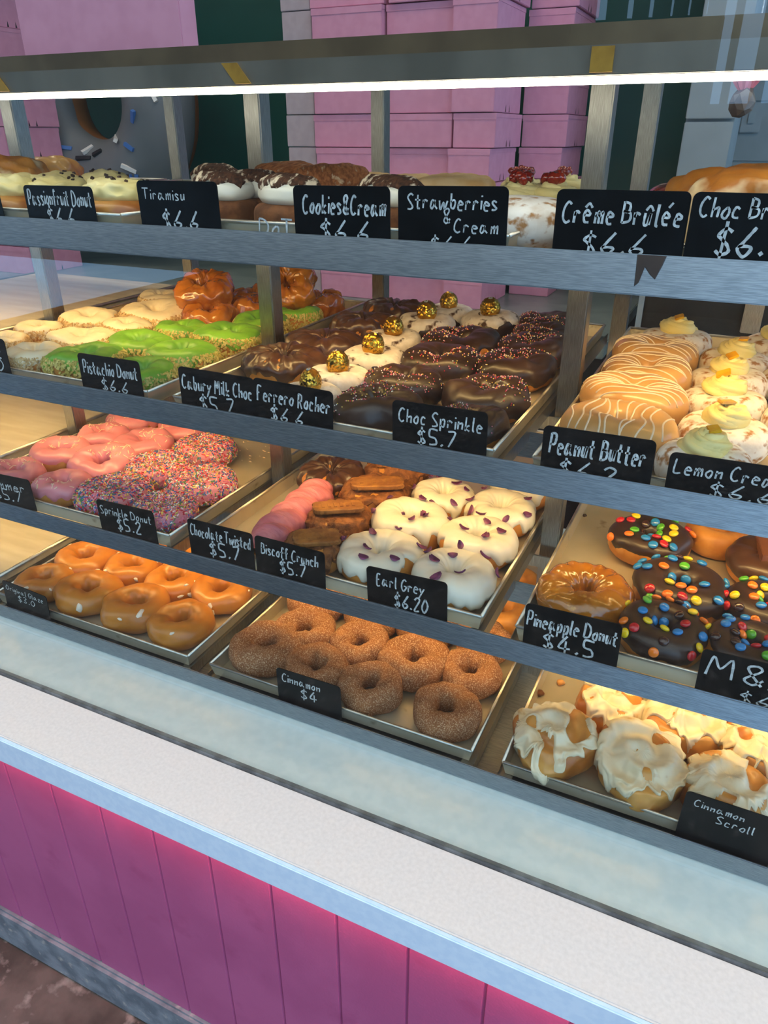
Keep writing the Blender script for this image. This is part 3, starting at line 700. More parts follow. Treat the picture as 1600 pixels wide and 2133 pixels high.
def pastry(kind, x, y, z, D, label, group, rotz=None, tilt=(0, 0), cat='donut', squash=1.):
    i = COUNT.get(kind, 0); COUNT[kind] = i+1; sd = i % VARIANTS.get(kind, 4)+1
    if (kind, sd) not in CACHE: CACHE[(kind, sd)] = build(kind, sd)
    s, ps = CACHE[(kind, sd)]
    rz = rotz if rotz is not None else R.uniform(0, 2*PI)
    sc = D/s.D; szc = sc**.35*squash
    lift = D/2*math.hypot(math.sin(tilt[0]), math.sin(tilt[1]))*.55
    rot = (Matrix.Rotation(tilt[0], 3, 'X') @ Matrix.Rotation(tilt[1], 3, 'Y') @ Matrix.Rotation(rz, 3, 'Z')).to_euler()
    if len(ps) == 1:
        o = link(kind, ps[0][1], None, (x, y, z+lift), rot)
    else:
        o = empty(kind, (x, y, z+lift), rot); emit_part(ps, o)
    o.scale = (sc, sc, szc)
    return tag(o, label, cat, group)

# ------------------------------------------------------------------ pastries on the three lower shelves, from where each shows in the photograph
HGT = {'glazed_donut': .046, 'cinnamon_donut': .048, 'amber_fritter': .058, 'cinnamon_scroll': .062, 'peanut_donut': .05, 'biscuit_donut': .046, 'white_iced_donut': .046, 'choc_sprinkle_donut': .046, 'milk_choc_donut': .048}
def tray_of(level, k, items, group):
    fl = LV[level]-TH+.0014; L = []
    for it in items:
        kind, (x0, y0, x1, y1), lab = it[:3]; op = it[3] if len(it) > 3 else {}
        h = HGT.get(kind, .043); zo = op.get('z', 0)
        c = at((x0+x1)/2, (y0+y1)/2, Z=fl+h*.5+zo); dep = (c-Vector((0, 0, CAMZ))).dot(FW)
        D = op.get('D', (x1-x0)*dep/F_PX*.97)
        D = max(.075, min(.135, D))
        L.append([kind, c.x, c.y, D, lab, op, c.x, c.y])
    xa, xb, ya, yb = TRX[k]+.008, TRX[k]+TW-.008, TY+.008, TY+TD-.008
    for it in range(60):
        for i in range(len(L)):
            a = L[i]
            for j in range(i+1, len(L)):
                b_ = L[j]
                if abs(a[5].get('z', 0)-b_[5].get('z', 0)) > .025: continue
                dx, dy = b_[1]-a[1], b_[2]-a[2]; d = math.hypot(dx, dy) or 1e-4; need = (a[3]+b_[3])/2*.965
                if d < need:
                    m = (need-d)/2*.5; ux, uy = dx/d, dy/d
                    a[1] -= ux*m; a[2] -= uy*m; b_[1] += ux*m; b_[2] += uy*m
        for a in L:
            r = a[3]/2
            a[1] = min(max(a[1], xa+r), xb-r); a[2] = min(max(a[2], ya+r), yb-r)
            dx, dy = a[1]-a[6], a[2]-a[7]; d = math.hypot(dx, dy)
            if d > .028: a[1], a[2] = a[6]+dx*.028/d, a[7]+dy*.028/d
            a[1] = min(max(a[1], xa+r), xb-r); a[2] = min(max(a[2], ya+r), yb-r)
    for kind, x, y, D, lab, op, _, _ in L:
        t = op.get('tilt', (R.uniform(-.05, .05), R.uniform(-.05, .05)))
        pastry(kind, x, y, fl+op.get('z', 0), D, lab, group, op.get('rz'), t, op.get('cat', 'donut'))

g = 'plain glazed donuts on the bottom shelf'
tray_of(0, 1, [
 ('glazed_donut', (42, 1186, 165, 1267), 'glazed ring donut right behind the Original Glaze card, leftmost of its front row'),
 ('glazed_donut', (113, 1212, 258, 1296), 'glazed ring donut, second from the left in the front row of the bottom left tray'),
 ('glazed_donut', (198, 1242, 352, 1332), 'glazed ring donut with two white flakes, third from the left in the front row'),
 ('glazed_donut', (311, 1272, 457, 1362), 'glazed ring donut in the front right corner of the bottom left tray'),
 ('glazed_donut', (120, 1132, 253, 1214), 'golden glazed ring donut, leftmost in the second row of the bottom left tray'),
 ('glazed_donut', (213, 1154, 335, 1242), 'golden glazed ring donut, second from the left in the second row of its tray'),
 ('glazed_donut', (300, 1183, 433, 1276), 'golden glazed ring donut, third from the left in the second row of its tray'),
 ('glazed_donut', (405, 1207, 536, 1297), 'golden glazed ring donut with white glaze, right end of the second row'),
 ('glazed_donut', (195, 1108, 318, 1178), 'glazed donut peeping out in the third row left, under the rail'),
 ('glazed_donut', (290, 1128, 410, 1200), 'glazed donut peeping out in the third row middle, under the rail'),
 ('glazed_donut', (385, 1150, 505, 1226), 'glazed donut peeping out in the third row right, under the rail'),
], g)
g = 'cinnamon sugar donuts on the bottom shelf'
tray_of(0, 2, [
 ('cinnamon_donut', (452, 1334, 611, 1420), 'cinnamon sugar donut in the front left corner of its tray'),
 ('cinnamon_donut', (594, 1361, 737, 1452), 'cinnamon sugar donut half hidden behind the Cinnamon $4 card'),
 ('cinnamon_donut', (717, 1397, 860, 1511), 'cinnamon sugar donut just right of the Cinnamon $4 card'),
 ('cinnamon_donut', (851, 1435, 1002, 1556), 'cinnamon sugar donut in the front right corner of its tray'),
 ('cinnamon_donut', (530, 1276, 671, 1369), 'cinnamon sugar donut, leftmost in the second row'),
 ('cinnamon_donut', (666, 1298, 801, 1400), 'cinnamon sugar donut with a bare pale patch, second from the left in the second row'),
 ('cinnamon_donut', (777, 1336, 935, 1438), 'wide cinnamon sugar donut, third from the left in the second row'),
 ('cinnamon_donut', (913, 1360, 1050, 1479), 'cinnamon sugar donut at the right end of the second row'),
 ('cinnamon_donut', (588, 1234, 722, 1312), 'cinnamon sugar donut under the rail, leftmost in the third row'),
 ('cinnamon_donut', (708, 1258, 838, 1340), 'cinnamon sugar donut under the rail, second in the third row'),
 ('cinnamon_donut', (818, 1284, 950, 1370), 'cinnamon sugar donut under the rail, third in the third row'),
 ('cinnamon_donut', (935, 1312, 1062, 1400), 'cinnamon sugar donut under the rail at the right end of the third row'),
 ('plain_donut', (985, 1250, 1105, 1330), 'orange lit donut seen down the gap left of the pineapple donut, nearer one'),
 ('plain_donut', (1015, 1190, 1130, 1260), 'orange lit donut seen down the gap left of the pineapple donut, further one'),
], g)
g = 'iced cinnamon scrolls'
sc = {'cat': 'cinnamon scroll'}
tray_of(0, 3, [
 ('cinnamon_scroll', (1092, 1482, 1259, 1641), 'iced cinnamon scroll in the front left corner of the right hand tray', dict(sc, tilt=(.25, -.1))),
 ('cinnamon_scroll', (1244, 1547, 1440, 1703), 'iced cinnamon scroll with bare brown sides, left of the Cinnamon Scroll card', dict(sc, tilt=(.2, .05))),
 ('cinnamon_scroll', (1197, 1426, 1339, 1551), 'dark sided cinnamon scroll with little icing, at the back near the crumbs', dict(sc, tilt=(-.1, .2))),
 ('cinnamon_scroll', (1313, 1459, 1480, 1610), 'cinnamon scroll wholly covered in icing, middle of the second row', sc),
 ('cinnamon_scroll', (1455, 1515, 1622, 1625), 'iced cinnamon scroll above the Cinnamon Scroll card, second row at the right', sc),
 ('cinnamon_scroll', (1445, 1600, 1630, 1715), 'iced cinnamon scroll partly hidden behind the Cinnamon Scroll card', sc),
 ('cinnamon_scroll', (1478, 1455, 1630, 1555), 'cinnamon scroll under the rail at the back right', sc),
], g)
g = 'pink iced donuts with coconut'
tray_of(1, 1, [
 ('pink_iced_donut', (-12, 956, 105, 1018), 'pink iced coconut donut at the left edge, above the $5.7 card corner'),
 ('pink_iced_donut', (68, 986, 188, 1059), 'pink iced coconut donut in the front row, right of the $5.7 card corner'),
 ('pink_iced_donut', (62, 922, 193, 985), 'pink iced coconut donut with a deep hole, second row at the left'),
 ('pink_iced_donut', (154, 950, 288, 1004), 'pink iced donut lying beside the sprinkle donuts, second row', {'tilt': (.15, .1)}),
 ('pink_iced_donut', (158, 885, 267, 952), 'orange lit pink iced donut, third row at the left'),
 ('pink_iced_donut', (235, 898, 361, 965), 'orange lit pink iced donut with bare yellow side, third row at the right'),
 ('pink_iced_donut', (215, 858, 325, 912), 'orange lit pink iced donut under the rail, left one of the back row'),
 ('pink_iced_donut', (315, 876, 438, 930), 'orange lit pink iced donut under the rail, right one of the back row'),
 ('sprinkle_donut', (354, 914, 484, 976), 'sprinkle covered donut furthest back, beside the bare tray'),
 ('sprinkle_donut', (258, 960, 402, 1034), 'sprinkle covered donut in the middle of the sprinkle donuts'),
 ('sprinkle_donut', (370, 975, 516, 1056), 'sprinkle covered donut at the right side of its tray'),
 ('sprinkle_donut', (144, 1000, 301, 1085), 'sprinkle covered donut left of the Sprinkle Donut card, front row'),
 ('sprinkle_donut', (288, 1034, 425, 1116), 'sprinkle covered donut in the front right corner, right of the Sprinkle Donut card'),
], 'iced donuts on the second shelf')
bi = {'rz': .5}
tray_of(1, 2, [
 ('biscuit_donut', (600, 1112, 730, 1192), 'biscuit topped donut nearest the front, behind the Crunch $5.7 card', bi),
 ('biscuit_donut', (635, 1045, 775, 1148), 'biscuit topped brown donut, second from the front', bi),
 ('biscuit_donut', (705, 1002, 850, 1078), 'orange lit biscuit topped donut, third from the front', bi),
 ('biscuit_donut', (752, 965, 890, 1025), 'orange lit biscuit topped donut under the rail', bi),
 ('milk_choc_donut', (632, 958, 760, 1040), 'shiny chocolate iced donut at the back left of the biscuit donuts', {'D': .115}),
 ('white_iced_donut', (687, 1142, 870, 1240), 'white iced petal donut left of the Earl Grey card, front row'),
 ('white_iced_donut', (862, 1165, 1039, 1285), 'white iced petal donut in the front right corner, icing dripping down its side'),
 ('white_iced_donut', (765, 1062, 934, 1172), 'white iced petal donut, left one of the second row'),
 ('white_iced_donut', (920, 1090, 1089, 1210), 'white iced petal donut, right one of the second row'),
 ('white_iced_donut', (845, 1010, 980, 1105), 'yellow lit white iced petal donut, left one of the third row'),
 ('white_iced_donut', (972, 1026, 1119, 1130), 'yellow lit white iced petal donut, right one of the third row'),
 ('white_iced_donut', (1020, 985, 1150, 1070), 'white iced donut under the rail in the back right corner'),
], 'donuts between the Chocolate Twisted and Earl Grey cards')
g = 'donuts on the half bare tray'
tray_of(1, 3, [
 ('caramel_donut', (1112, 1188, 1300, 1300), 'glossy caramel coloured donut behind the Pineapple Donut card'),
 ('candy_topped_donut', (1285, 1255, 1467, 1398), 'chocolate donut with coloured candy buttons, front one right of the Pineapple Donut card'),
 ('candy_topped_donut', (1317, 1177, 1508, 1300), 'chocolate donut with coloured candy buttons, middle one'),
 ('candy_topped_donut', (1268, 1077, 1435, 1188), 'chocolate donut with coloured candy buttons and a bare bite shaped side, furthest back'),
 ('candy_topped_donut', (1508, 1220, 1690, 1340), 'chocolate donut with coloured candy buttons cut by the right edge, second row'),
 ('candy_topped_donut', (1468, 1305, 1650, 1410), 'chocolate donut with coloured candy buttons just above the second shelf card at the right edge'),
 ('plain_donut', (1431, 1090, 1560, 1152), 'plain half uncovered donut under the rail at the back'),
 ('chocolate_bar_donut', (1512, 1124, 1680, 1233), 'milk chocolate donut with a two fingered bar, at the right edge'),
], g)
g = 'ivory iced nut donuts'; G2 = 'green iced pistachio donuts'; G3 = 'amber glazed fritters'
tray_of(2, 1, [
 ('ivory_iced_donut', (-25, 695, 50, 742), 'ivory iced nut donut at the left edge, above the ...ut 0 card'),
 ('ivory_iced_donut', (20, 715, 138, 778), 'ivory iced nut donut in the front row, right of the ...ut 0 card'),
 ('ivory_iced_donut', (27, 666, 125, 718), 'ivory iced nut donut, leftmost in the second row'),
 ('ivory_iced_donut', (97, 694, 240, 747), 'ivory iced nut donut with a blue white dip, front of the green donuts'),
 ('ivory_iced_donut', (130, 647, 250, 702), 'ivory iced nut donut along the left side of the tray, fourth from the front'),
 ('ivory_iced_donut', (226, 665, 330, 708), 'ivory iced nut donut in the middle of the tray'),
 ('ivory_iced_donut', (272, 643, 415, 694), 'large ivory iced nut donut in front of the amber fritters'),
 ('ivory_iced_donut', (297, 608, 392, 652), 'ivory iced nut donut at the back beside the amber fritters'),
 ('green_iced_donut', (100, 730, 262, 790), 'green iced nut donut in the front row, left of the Pistachio Donut card'),
 ('green_iced_donut', (235, 750, 367, 818), 'green iced nut donut in the front row, right of the Pistachio Donut card'),
 ('green_iced_donut', (235, 700, 367, 758), 'green iced nut donut, second row at the left'),
 ('green_iced_donut', (318, 720, 472, 782), 'green iced nut donut, second row at the right'),
 ('green_iced_donut', (325, 673, 440, 725), 'bright green iced nut donut, third row at the left'),
 ('green_iced_donut', (412, 680, 556, 743), 'bright green iced nut donut, third row at the right side of the tray'),
 ('green_iced_donut', (495, 648, 610, 706), 'bright green iced nut donut just left of the post'),
 ('green_iced_donut', (590, 640, 700, 690), 'bright green iced nut donut just right of the post'),
 ('amber_fritter', (372, 628, 490, 690), 'amber glazed fritter at the front of the heap'),
 ('amber_fritter', (480, 620, 590, 682), 'amber glazed fritter at the front, left of the post'),
 ('amber_fritter', (378, 598, 485, 650), 'amber glazed fritter at the back left of the heap'),
 ('amber_fritter', (470, 600, 570, 650), 'amber glazed fritter at the back middle of the heap'),
 ('amber_fritter', (625, 615, 737, 664), 'amber glazed fritter in the back right corner of the tray'),
 ('amber_fritter', (375, 580, 480, 640), 'amber glazed fritter lying on top of the heap', {'z': .036, 'tilt': (.2, .1), 'D': .115}),
 ('amber_fritter', (552, 578, 662, 640), 'amber glazed fritter standing up behind the post', {'z': .03, 'tilt': (.7, .1), 'D': .115}),
], 'nut donuts and fritters on the third shelf')
tray_of(2, 2, [
 ('milk_choc_donut', (490, 725, 645, 800), 'donut with folded chocolate icing, nearest the front', {'D': .125}),
 ('milk_choc_donut', (592, 690, 725, 757), 'donut with folded chocolate icing, second from the front', {'D': .125}),
 ('milk_choc_donut', (675, 655, 795, 714), 'donut with folded chocolate icing, third from the front', {'D': .12}),
 ('milk_choc_donut', (748, 628, 860, 682), 'donut with folded chocolate icing at the back', {'D': .12}),
 ('foil_topped_donut', (580, 795, 715, 870), 'sugar dusted donut hidden behind the card left of Choc Sprinkle, gold foil tip showing'),
 ('foil_topped_donut', (615, 755, 755, 825), 'sugar dusted donut with a gold foil ball, second from the front'),
 ('foil_topped_donut', (706, 725, 846, 785), 'sugar dusted donut with a gold foil ball, third from the front'),
 ('foil_topped_donut', (755, 688, 880, 742), 'sugar dusted donut with a gold foil ball, fourth from the front'),
 ('foil_topped_donut', (822, 655, 947, 708), 'sugar dusted donut with a gold foil ball, fifth from the front'),
 ('foil_topped_donut', (882, 632, 992, 690), 'sugar dusted donut with a gold foil ball, left one of the back two'),
 ('foil_topped_donut', (990, 640, 1115, 712), 'sugar dusted gold foil ball donut with a bare side, right one of the back two'),
 ('choc_sprinkle_donut', (697, 812, 880, 897), 'dark chocolate donut with few beads, left of the Choc Sprinkle card'),
 ('choc_sprinkle_donut', (752, 768, 917, 842), 'dark chocolate donut, second from the front in the left row'),
 ('choc_sprinkle_donut', (845, 728, 1010, 790), 'dark chocolate donut, third from the front in the left row'),
 ('choc_sprinkle_donut', (880, 694, 1042, 750), 'dark chocolate donut with sugar on its left, fourth from the front in the left row'),
 ('choc_sprinkle_donut', (915, 838, 1065, 935), 'dark chocolate bead donut in the front right corner, behind the Choc Sprinkle card'),
 ('choc_sprinkle_donut', (925, 785, 1110, 880), 'dark chocolate bead donut, second from the front in the right row'),
 ('choc_sprinkle_donut', (1000, 742, 1165, 802), 'dark chocolate bead donut, third from the front in the right row'),
 ('choc_sprinkle_donut', (1037, 702, 1187, 757), 'dark chocolate bead donut, fourth from the front in the right row'),
 ('choc_sprinkle_donut', (1072, 672, 1190, 718), 'dark chocolate bead donut, fifth from the front in the right row'),
 ('choc_sprinkle_donut', (1085, 648, 1200, 692), 'dark chocolate bead donut in the back right corner'),
], 'chocolate donuts on the third shelf')
tray_of(2, 3, [
 ('peanut_donut', (1172, 842, 1412, 945), 'caramel iced donut with white lines, front one behind the Peanut Butter card', {'D': .13}),
 ('peanut_donut', (1221, 788, 1422, 872), 'caramel iced donut with white lines, second from the front', {'D': .13}),
 ('peanut_donut', (1250, 758, 1430, 835), 'caramel iced donut with white lines, third from the front', {'D': .12}),
 ('peanut_donut', (1264, 718, 1424, 785), 'caramel iced donut with white lines, furthest back', {'D': .125}),
 ('lemon_donut', (1332, 688, 1480, 748), 'sugared donut with a lemon cream swirl, in the back left of the tray'),
 ('lemon_donut', (1365, 925, 1560, 1015), 'sugared donut with a lemon cream swirl behind the Lemon card, nearest the front'),
 ('lemon_donut', (1412, 862, 1600, 960), 'sugared donut with a lemon cream swirl, second from the front'),
 ('lemon_donut', (1424, 812, 1600, 890), 'sugared donut with a lemon cream swirl, third from the front'),
 ('lemon_donut', (1440, 768, 1600, 840), 'sugared donut with a lemon cream swirl, fourth from the front'),
 ('lemon_donut', (1455, 732, 1600, 795), 'sugared donut with a lemon cream swirl, fifth from the front'),
 ('lemon_donut', (1550, 690, 1690, 748), 'sugared donut with a lemon cream swirl at the right edge, in the back row'),
 ('lemon_donut', (1580, 768, 1740, 840), 'sugared donut at the right edge, middle of the outer row'),
 ('lemon_donut', (1585, 840, 1750, 930), 'sugared donut at the right edge, front of the outer row'),
], 'peanut and lemon donuts on the third shelf')

# pink twist in the second shelf tray: two strands wound together
def twist(name, r0, L, turns, m, off=0., arc=None, seed=0):
    b = MB(); n, k = 70, 28; vs = []
    for i in range(n+1):
        t = i/n; rr = r0*min(1, math.sin(PI*min(.985, max(.015, t)))*2.2)**.6
        for j in range(k+(1 if arc else 0)):
            a = (2*PI*j/k) if not arc else arc[0]+(arc[1]-arc[0])*j/k
            f = .78+.26*abs(math.cos(a-PI*turns*t))+.06*nz3(t*14, math.cos(a), math.sin(a)+seed)
            o = off if not arc else off*min(1, 5*min(j/k, 1-j/k))-.0004
            q = rr*f+o*(1 if .03 < t < .97 else 0)
            vs.append((L*(t-.5), q*math.cos(a), max(.0006, r0*.86+q*.9*math.sin(a))))
    w_ = k+1 if arc else k; f = []
    for i in range(n):
        for j in range(k): f.append((i*w_+j, i*w_+(j+1) % w_, (i+1)*w_+(j+1) % w_, (i+1)*w_+j))
    b.add(vs, f); return b.mesh(name, m, True)
fl = LV[1]-TH+.0014
p0, p1 = at(548, 1128, Z=fl+.03), at(664, 1022, Z=fl+.03)
d = p1-p0; ang = math.atan2(d.y, d.x)
t = tag(empty('twisted_donut', ((p0.x+p1.x)/2+.004, (p0.y+p1.y)/2, fl), (0, 0, ang)), 'long pink iced twisted donut beside the biscuit donuts', 'donut', 'donuts between the Chocolate Twisted and Earl Grey cards')
L_ = min(.26, d.length+.05)
link('dough', twist('dough', .031, L_, 5, DOUGH), t); o = link('icing', twist('icing', .031, L_, 5, PINKT, .0035, (-.15, PI+.15)), t); o['label'] = 'thick pink icing'

# ------------------------------------------------------------------ pastries on the top shelf
fl4 = LV[3]-TH+.0014
def top(kind, px, Y, D, label, group, cat='donut', z=0, rz=None, tilt=(0, 0)):
    p = at(px, 420, Y=Y); pastry(kind, p.x, Y, fl4+z, D, label, group, rz, tilt, cat)
g = 'pastries on the top shelf'
top('large_brown_bun', 26, .93, .13, 'big shiny brown bun at the left end of the top shelf', g, 'bun')
top('large_brown_bun', 118, 1.15, .115, 'brown bun behind the left post on the top shelf', g, 'bun')
top('passionfruit_bun', 250, .815, .10, 'bun with pale yellow cream just left of the Tiramisu card', g, 'bun')
top('passionfruit_bun', 222, .925, .10, 'bun with pale yellow cream behind the one left of the Tiramisu card', g, 'bun')
top('passionfruit_bun', 120, .86, .1, 'bun with pale yellow cream behind the Passionfruit card', g, 'bun')
top('passionfruit_bun', 20, .81, .1, 'orange bun at the left edge below the big brown bun', g, 'bun')
top('cocoa_cream_cake', 468, .85, .09, 'cocoa topped cream cake touching the Tiramisu card', g, 'cake')
top('cocoa_cream_cake', 528, .905, .09, 'cocoa topped cream cake in the middle of the gap between the Tiramisu and Cookies cards', g, 'cake')
top('cocoa_cream_cake', 604, .835, .09, 'cocoa topped cream cake touching the Cookies card', g, 'cake')
top('cocoa_cream_cake', 455, 1.05, .09, 'cocoa topped cream cake further back above the Tiramisu card corner', g, 'cake')
top('passionfruit_bun', 532, 1.10, .09, 'yellow cream bun at the back between the cocoa cakes', g, 'bun')
top('cocoa_sugar_bun', 602, 1.0, .105, 'brown sugar dusted bun left of centre above the Cookies card', g, 'bun', .012)
top('cocoa_sugar_bun', 690, .985, .11, 'brown sugar dusted bun above the right half of the Cookies card', g, 'bun', .012)
top('sugar_bun', 772, 1.03, .10, 'pale sugared bun between the Cookies and Strawberries cards, further back', g, 'bun', .008)
top('cocoa_cream_cake', 815, .86, .09, 'cocoa cream cake in the narrow gap left of the Strawberries card', g, 'cake')
top('sugar_bun', 862, 1.05, .10, 'pale sugared bun above the left end of the Strawberries card', g, 'bun', .008)
top('sugar_bun', 945, .98, .11, 'pale sugared bun above the middle of the Strawberries card', g, 'bun', .01)
top('powdered_bun', 1092, .84, .12, 'white powdered bun in front, right of the Strawberries card', g, 'bun')
top('custard_jam_bun', 1082, .945, .10, 'custard and jam bun right behind the white powdered bun', g, 'bun')
top('custard_jam_bun', 1083, 1.09, .10, 'custard and jam bun at the back above the Strawberries card corner', g, 'bun')
top('custard_jam_bun', 1150, .95, .10, 'custard and jam bun left of the post, behind the Crême Brûlée card', g, 'bun')
top('custard_jam_bun', 1172, 1.13, .10, 'custard and jam bun touching the front right post', g, 'bun')
top('red_glazed_bun', 1440, .99, .10, 'dark red glazed bun peeping over the Crême Brûlée card', g, 'bun', .004)
top('large_brown_bun', 1575, .86, .16, 'big sugared brown bun at the right end of the top shelf', g, 'bun')

# crumbs on the bare trays
def crumb(px, py, lvl, r, m, label, cat='crumb'):
    p = at(px, py, Z=LV[lvl]-TH+.003); o = link('crumb', lumps('crumb', m, [(0, 0, r*.7, r), (r*.6, r*.3, r*.5, r*.6)]), None, (p.x, p.y, LV[lvl]-TH+.0016)); tag(o, label, cat, 'crumbs on the bare trays')
crumb(1167, 1424, 0, .006, BUN, 'orange crumb at the back of the cinnamon scroll tray')
crumb(1124, 1446, 0, .006, CAKE, 'brown crumb against the left wall of the cinnamon scroll tray')
crumb(1196, 1180, 1, .006, CHOC, 'dark chocolate crumb behind the caramel coloured donut')
crumb(1174, 1184, 1, .004, CHOC, 'small dark crumb left of the bigger chocolate crumb')
crumb(1218, 1074, 1, .003, CHOC, 'small dark crumb at the back of the half bare tray')
b = MB(); rng = random.Random(5)
p0 = at(520, 925, Z=LV[1]-TH+.003)
for i in range(70):
    x, y = rng.uniform(-.06, .07), rng.uniform(-.08, .1); s_ = rng.uniform(.001, .004)
    b.add([(x-s_, y, 0), (x, y-s_*.5, 0), (x+s_*1.2, y, 0), (x, y+s_*.6, 0), (x, y, s_*.4)], [(0, 1, 4), (1, 2, 4), (2, 3, 4), (3, 0, 4)])
tag(link('icing_flecks', b.mesh('icing_flecks', COCO), None, (p0.x+.0, p0.y, LV[1]-TH+.0016)), 'pale flecks of icing left on the bare tray behind the sprinkle donuts', 'crumbs', kind='stuff')

# ------------------------------------------------------------------ hand lettering: strokes on a grid, baseline 3, x-height 8, capitals 12
GLY = {
 'a': '47 28 15 14 23 34 47|48 45 54 63', 'b': '1c 14|17 38 47 45 33 14', 'c': '47 28 16 14 23 43', 'd': '47 28 15 14 23 34 47|4c 44 53', 'e': '16 46 47 28 16 14 23 43',
 'f': '4b 3c 2b 23|08 48', 'g': '47 28 15 24 35 47|48 42 30 11', 'h': '1c 13|16 37 47 43', 'i': '18 13|1a 1b', 'k': '1c 13|47 15 43', 'l': '1c 14 23', 'm': '18 13|16 27 38 33|36 47 58 53', 'n': '18 13|16 37 47 43',
 'o': '38 16 14 33 45 47 38', 'p': '18 10|17 38 47 45 33 14', 'r': '18 13|16 28 47', 's': '47 28 17 35 44 33 13', 't': '2b 24 33 43|08 48', 'u': '18 14 23 34 48|48 43', 'w': '08 13 37 43 68', 'y': '18 25 35|58 35 11 00', 'z': '18 48 13 43',
 'A': '03 3c 53|16 46', 'B': '1c 13|1c 4b 48 18|18 57 54 13', 'C': '5b 3c 19 15 33 54', 'D': '1c 13|1c 4b 68 54 13', 'E': '4c 1c 13 43|18 38', 'F': '5c 1c 13|18 38', 'G': '5b 3c 19 15 33 55 57 37', 'L': '1c 13 53', 'M': '03 1c 37 5c 63', 'N': '13 1c 53 5c',
 'O': '3c 18 15 33 65 69 3c', 'P': '1c 13|1c 4c 5a 47 17', 'R': '1c 13|1c 4b 48 18|28 53', 'S': '5b 3c 1a 28 46 54 33 13', 'T': '0c 6c|3c 33',
 '$': '5a 3b 19 28 46 54 33 14|3d 31', '0': '3c 18 15 33 56 59 3c', '2': '1a 3c 5a 13 53', '3': '1b 3c 4a 27 45 33 14', '4': '4c 15 65|49 42', '5': '5c 1c 18 47 54 33 13', '6': '5c 27 15 33 55 46 16', '7': '1c 5c 23', '.': '13 24', '&': '53 1a 3c 4a 15 33 56', 'q': '13'}
ACC = {'ê': ('e', '19 3b 59'), 'û': ('u', '19 3b 59'), 'â': ('a', '19 3b 59'), 'é': ('e', '3a 5c')}
def smooth(p):
    if len(p) < 3: return p
    out = []
    q = [p[0]]+p+[p[-1]]
    for i in range(1, len(q)-2):
        for s_ in range(5):
            t = s_/5; a, b, c, d = q[i-1], q[i], q[i+1], q[i+2]
            out.append(tuple(.5*((2*b[k])+(-a[k]+c[k])*t+(2*a[k]-5*b[k]+4*c[k]-d[k])*t*t+(-a[k]+3*b[k]-3*c[k]+d[k])*t**3) for k in (0, 1)))
    return out+[p[-1]]
def glyph(ch):
    ex = ''
    if ch in ACC: ch, ex = ACC[ch][0], '|'+ACC[ch][1]
    g_ = GLY.get(ch)
    if g_ is None: return [], 3.
    st = [[(int(p[0], 16), int(p[1], 16)-3) for p in s_.split()] for s_ in (g_+ex).split('|')]
    return st, max(p[0] for s_ in st for p in s_)+(1.6 if ch not in '.i l' else 1.2)
def lettering(lines, wd, ht, rng, name='lettering', y=-.0004):
    """lines: (text, x start, baseline, width, capital height) in fractions of the card"""
    b = MB()
    for text, fx, fz, fw, fh in lines:
        tw = sum(glyph(c)[1] for c in text); sx = fw*wd/tw; sz = fh*ht/9.; x = fx*wd-wd/2
        pen = max(.00055, min(.0014, sz*.55, sx*.9))
        for c in text:
            st, adv = glyph(c); jy = rng.uniform(-.4, .4)
            for s_ in st:
                p = smooth([(q[0]+rng.uniform(-.15, .15), q[1]+jy+rng.uniform(-.15, .15)) for q in s_])
                p = [(x+q[0]*sx+q[1]*sz*.06, fz*ht+q[1]*sz) for q in p]
                if len(p) == 1: p = [p[0], (p[0][0]+pen, p[0][1])]
                L_, Rr = [], []
                for i in range(len(p)):
                    dx, dz = p[min(i+1, len(p)-1)][0]-p[max(i-1, 0)][0], p[min(i+1, len(p)-1)][1]-p[max(i-1, 0)][1]
                    d = math.hypot(dx, dz) or 1e-6; w_ = pen*rng.uniform(.8, 1.15); nx, nz_ = -dz/d*w_, dx/d*w_
                    L_.append((p[i][0]+nx, y, p[i][1]+nz_)); Rr.append((p[i][0]-nx, y, p[i][1]-nz_))
                k = len(p); b.add(L_+Rr, [(i, i+1, k+i+1, k+i) for i in range(k-1)])
            x += adv*sx
    me = b.mesh(name, CHALK); return me
def card_mesh(w_, h_, r=.006, t=.0014):
    b = MB(); pts = [(-w_/2, 0), (w_/2, 0)]
    for cx, s0 in ((w_/2-r, 0), (-w_/2+r, PI/2)):
        for i in range(7):
            a = s0+PI/2*i/6; pts.append((cx+r*math.cos(a), h_-r+r*math.sin(a)))
    n = len(pts); b.add([(x, 0, z) for x, z in pts]+[(x, t, z) for x, z in pts], [tuple(range(n)), tuple(range(2*n-1, n-1, -1))]+[(i, n+i, n+(i+1) % n, (i+1) % n) for i in range(n)])
    return b.mesh('card', CARD)
def sign(lv, TL, TR, BL, BR, lines, label, dy=0.):
    y = .7438+dy; a, b_, c, d = (at(*q, Y=y) for q in (TL, TR, BL, BR))
    up = ((a-c)+(b_-d)); ux = ((b_-a)+(d-c)).normalized()
    ang = math.atan2(-ux.z, ux.x)             # about Y
    wd = ((b_-a).length+(d-c).length)/2
    zc = RT[lv]-.006
    vis = ((a-c).length+(b_-d).length)/2; mid = (c+d)/2
    ext = max(.004, mid.z-zc); ht = vis+ext
    root = tag(empty('price_card', (mid.x+math.sin(-ang)*0, y, mid.z-ext), (0, ang, 0)), label, 'price card', 'black price cards')
    link('card', card_mesh(wd, ht), root)
    k = vis/ht; e_ = ext/ht
    me = lettering([(t, x, e_+z*k, w2, h2*k) for t, x, z, w2, h2 in lines], wd, ht, random.Random(hash(label) % 1000 if False else len(label)*7))
    o = link('lettering', me, root); o['label'] = 'white handwritten lettering'
    return root
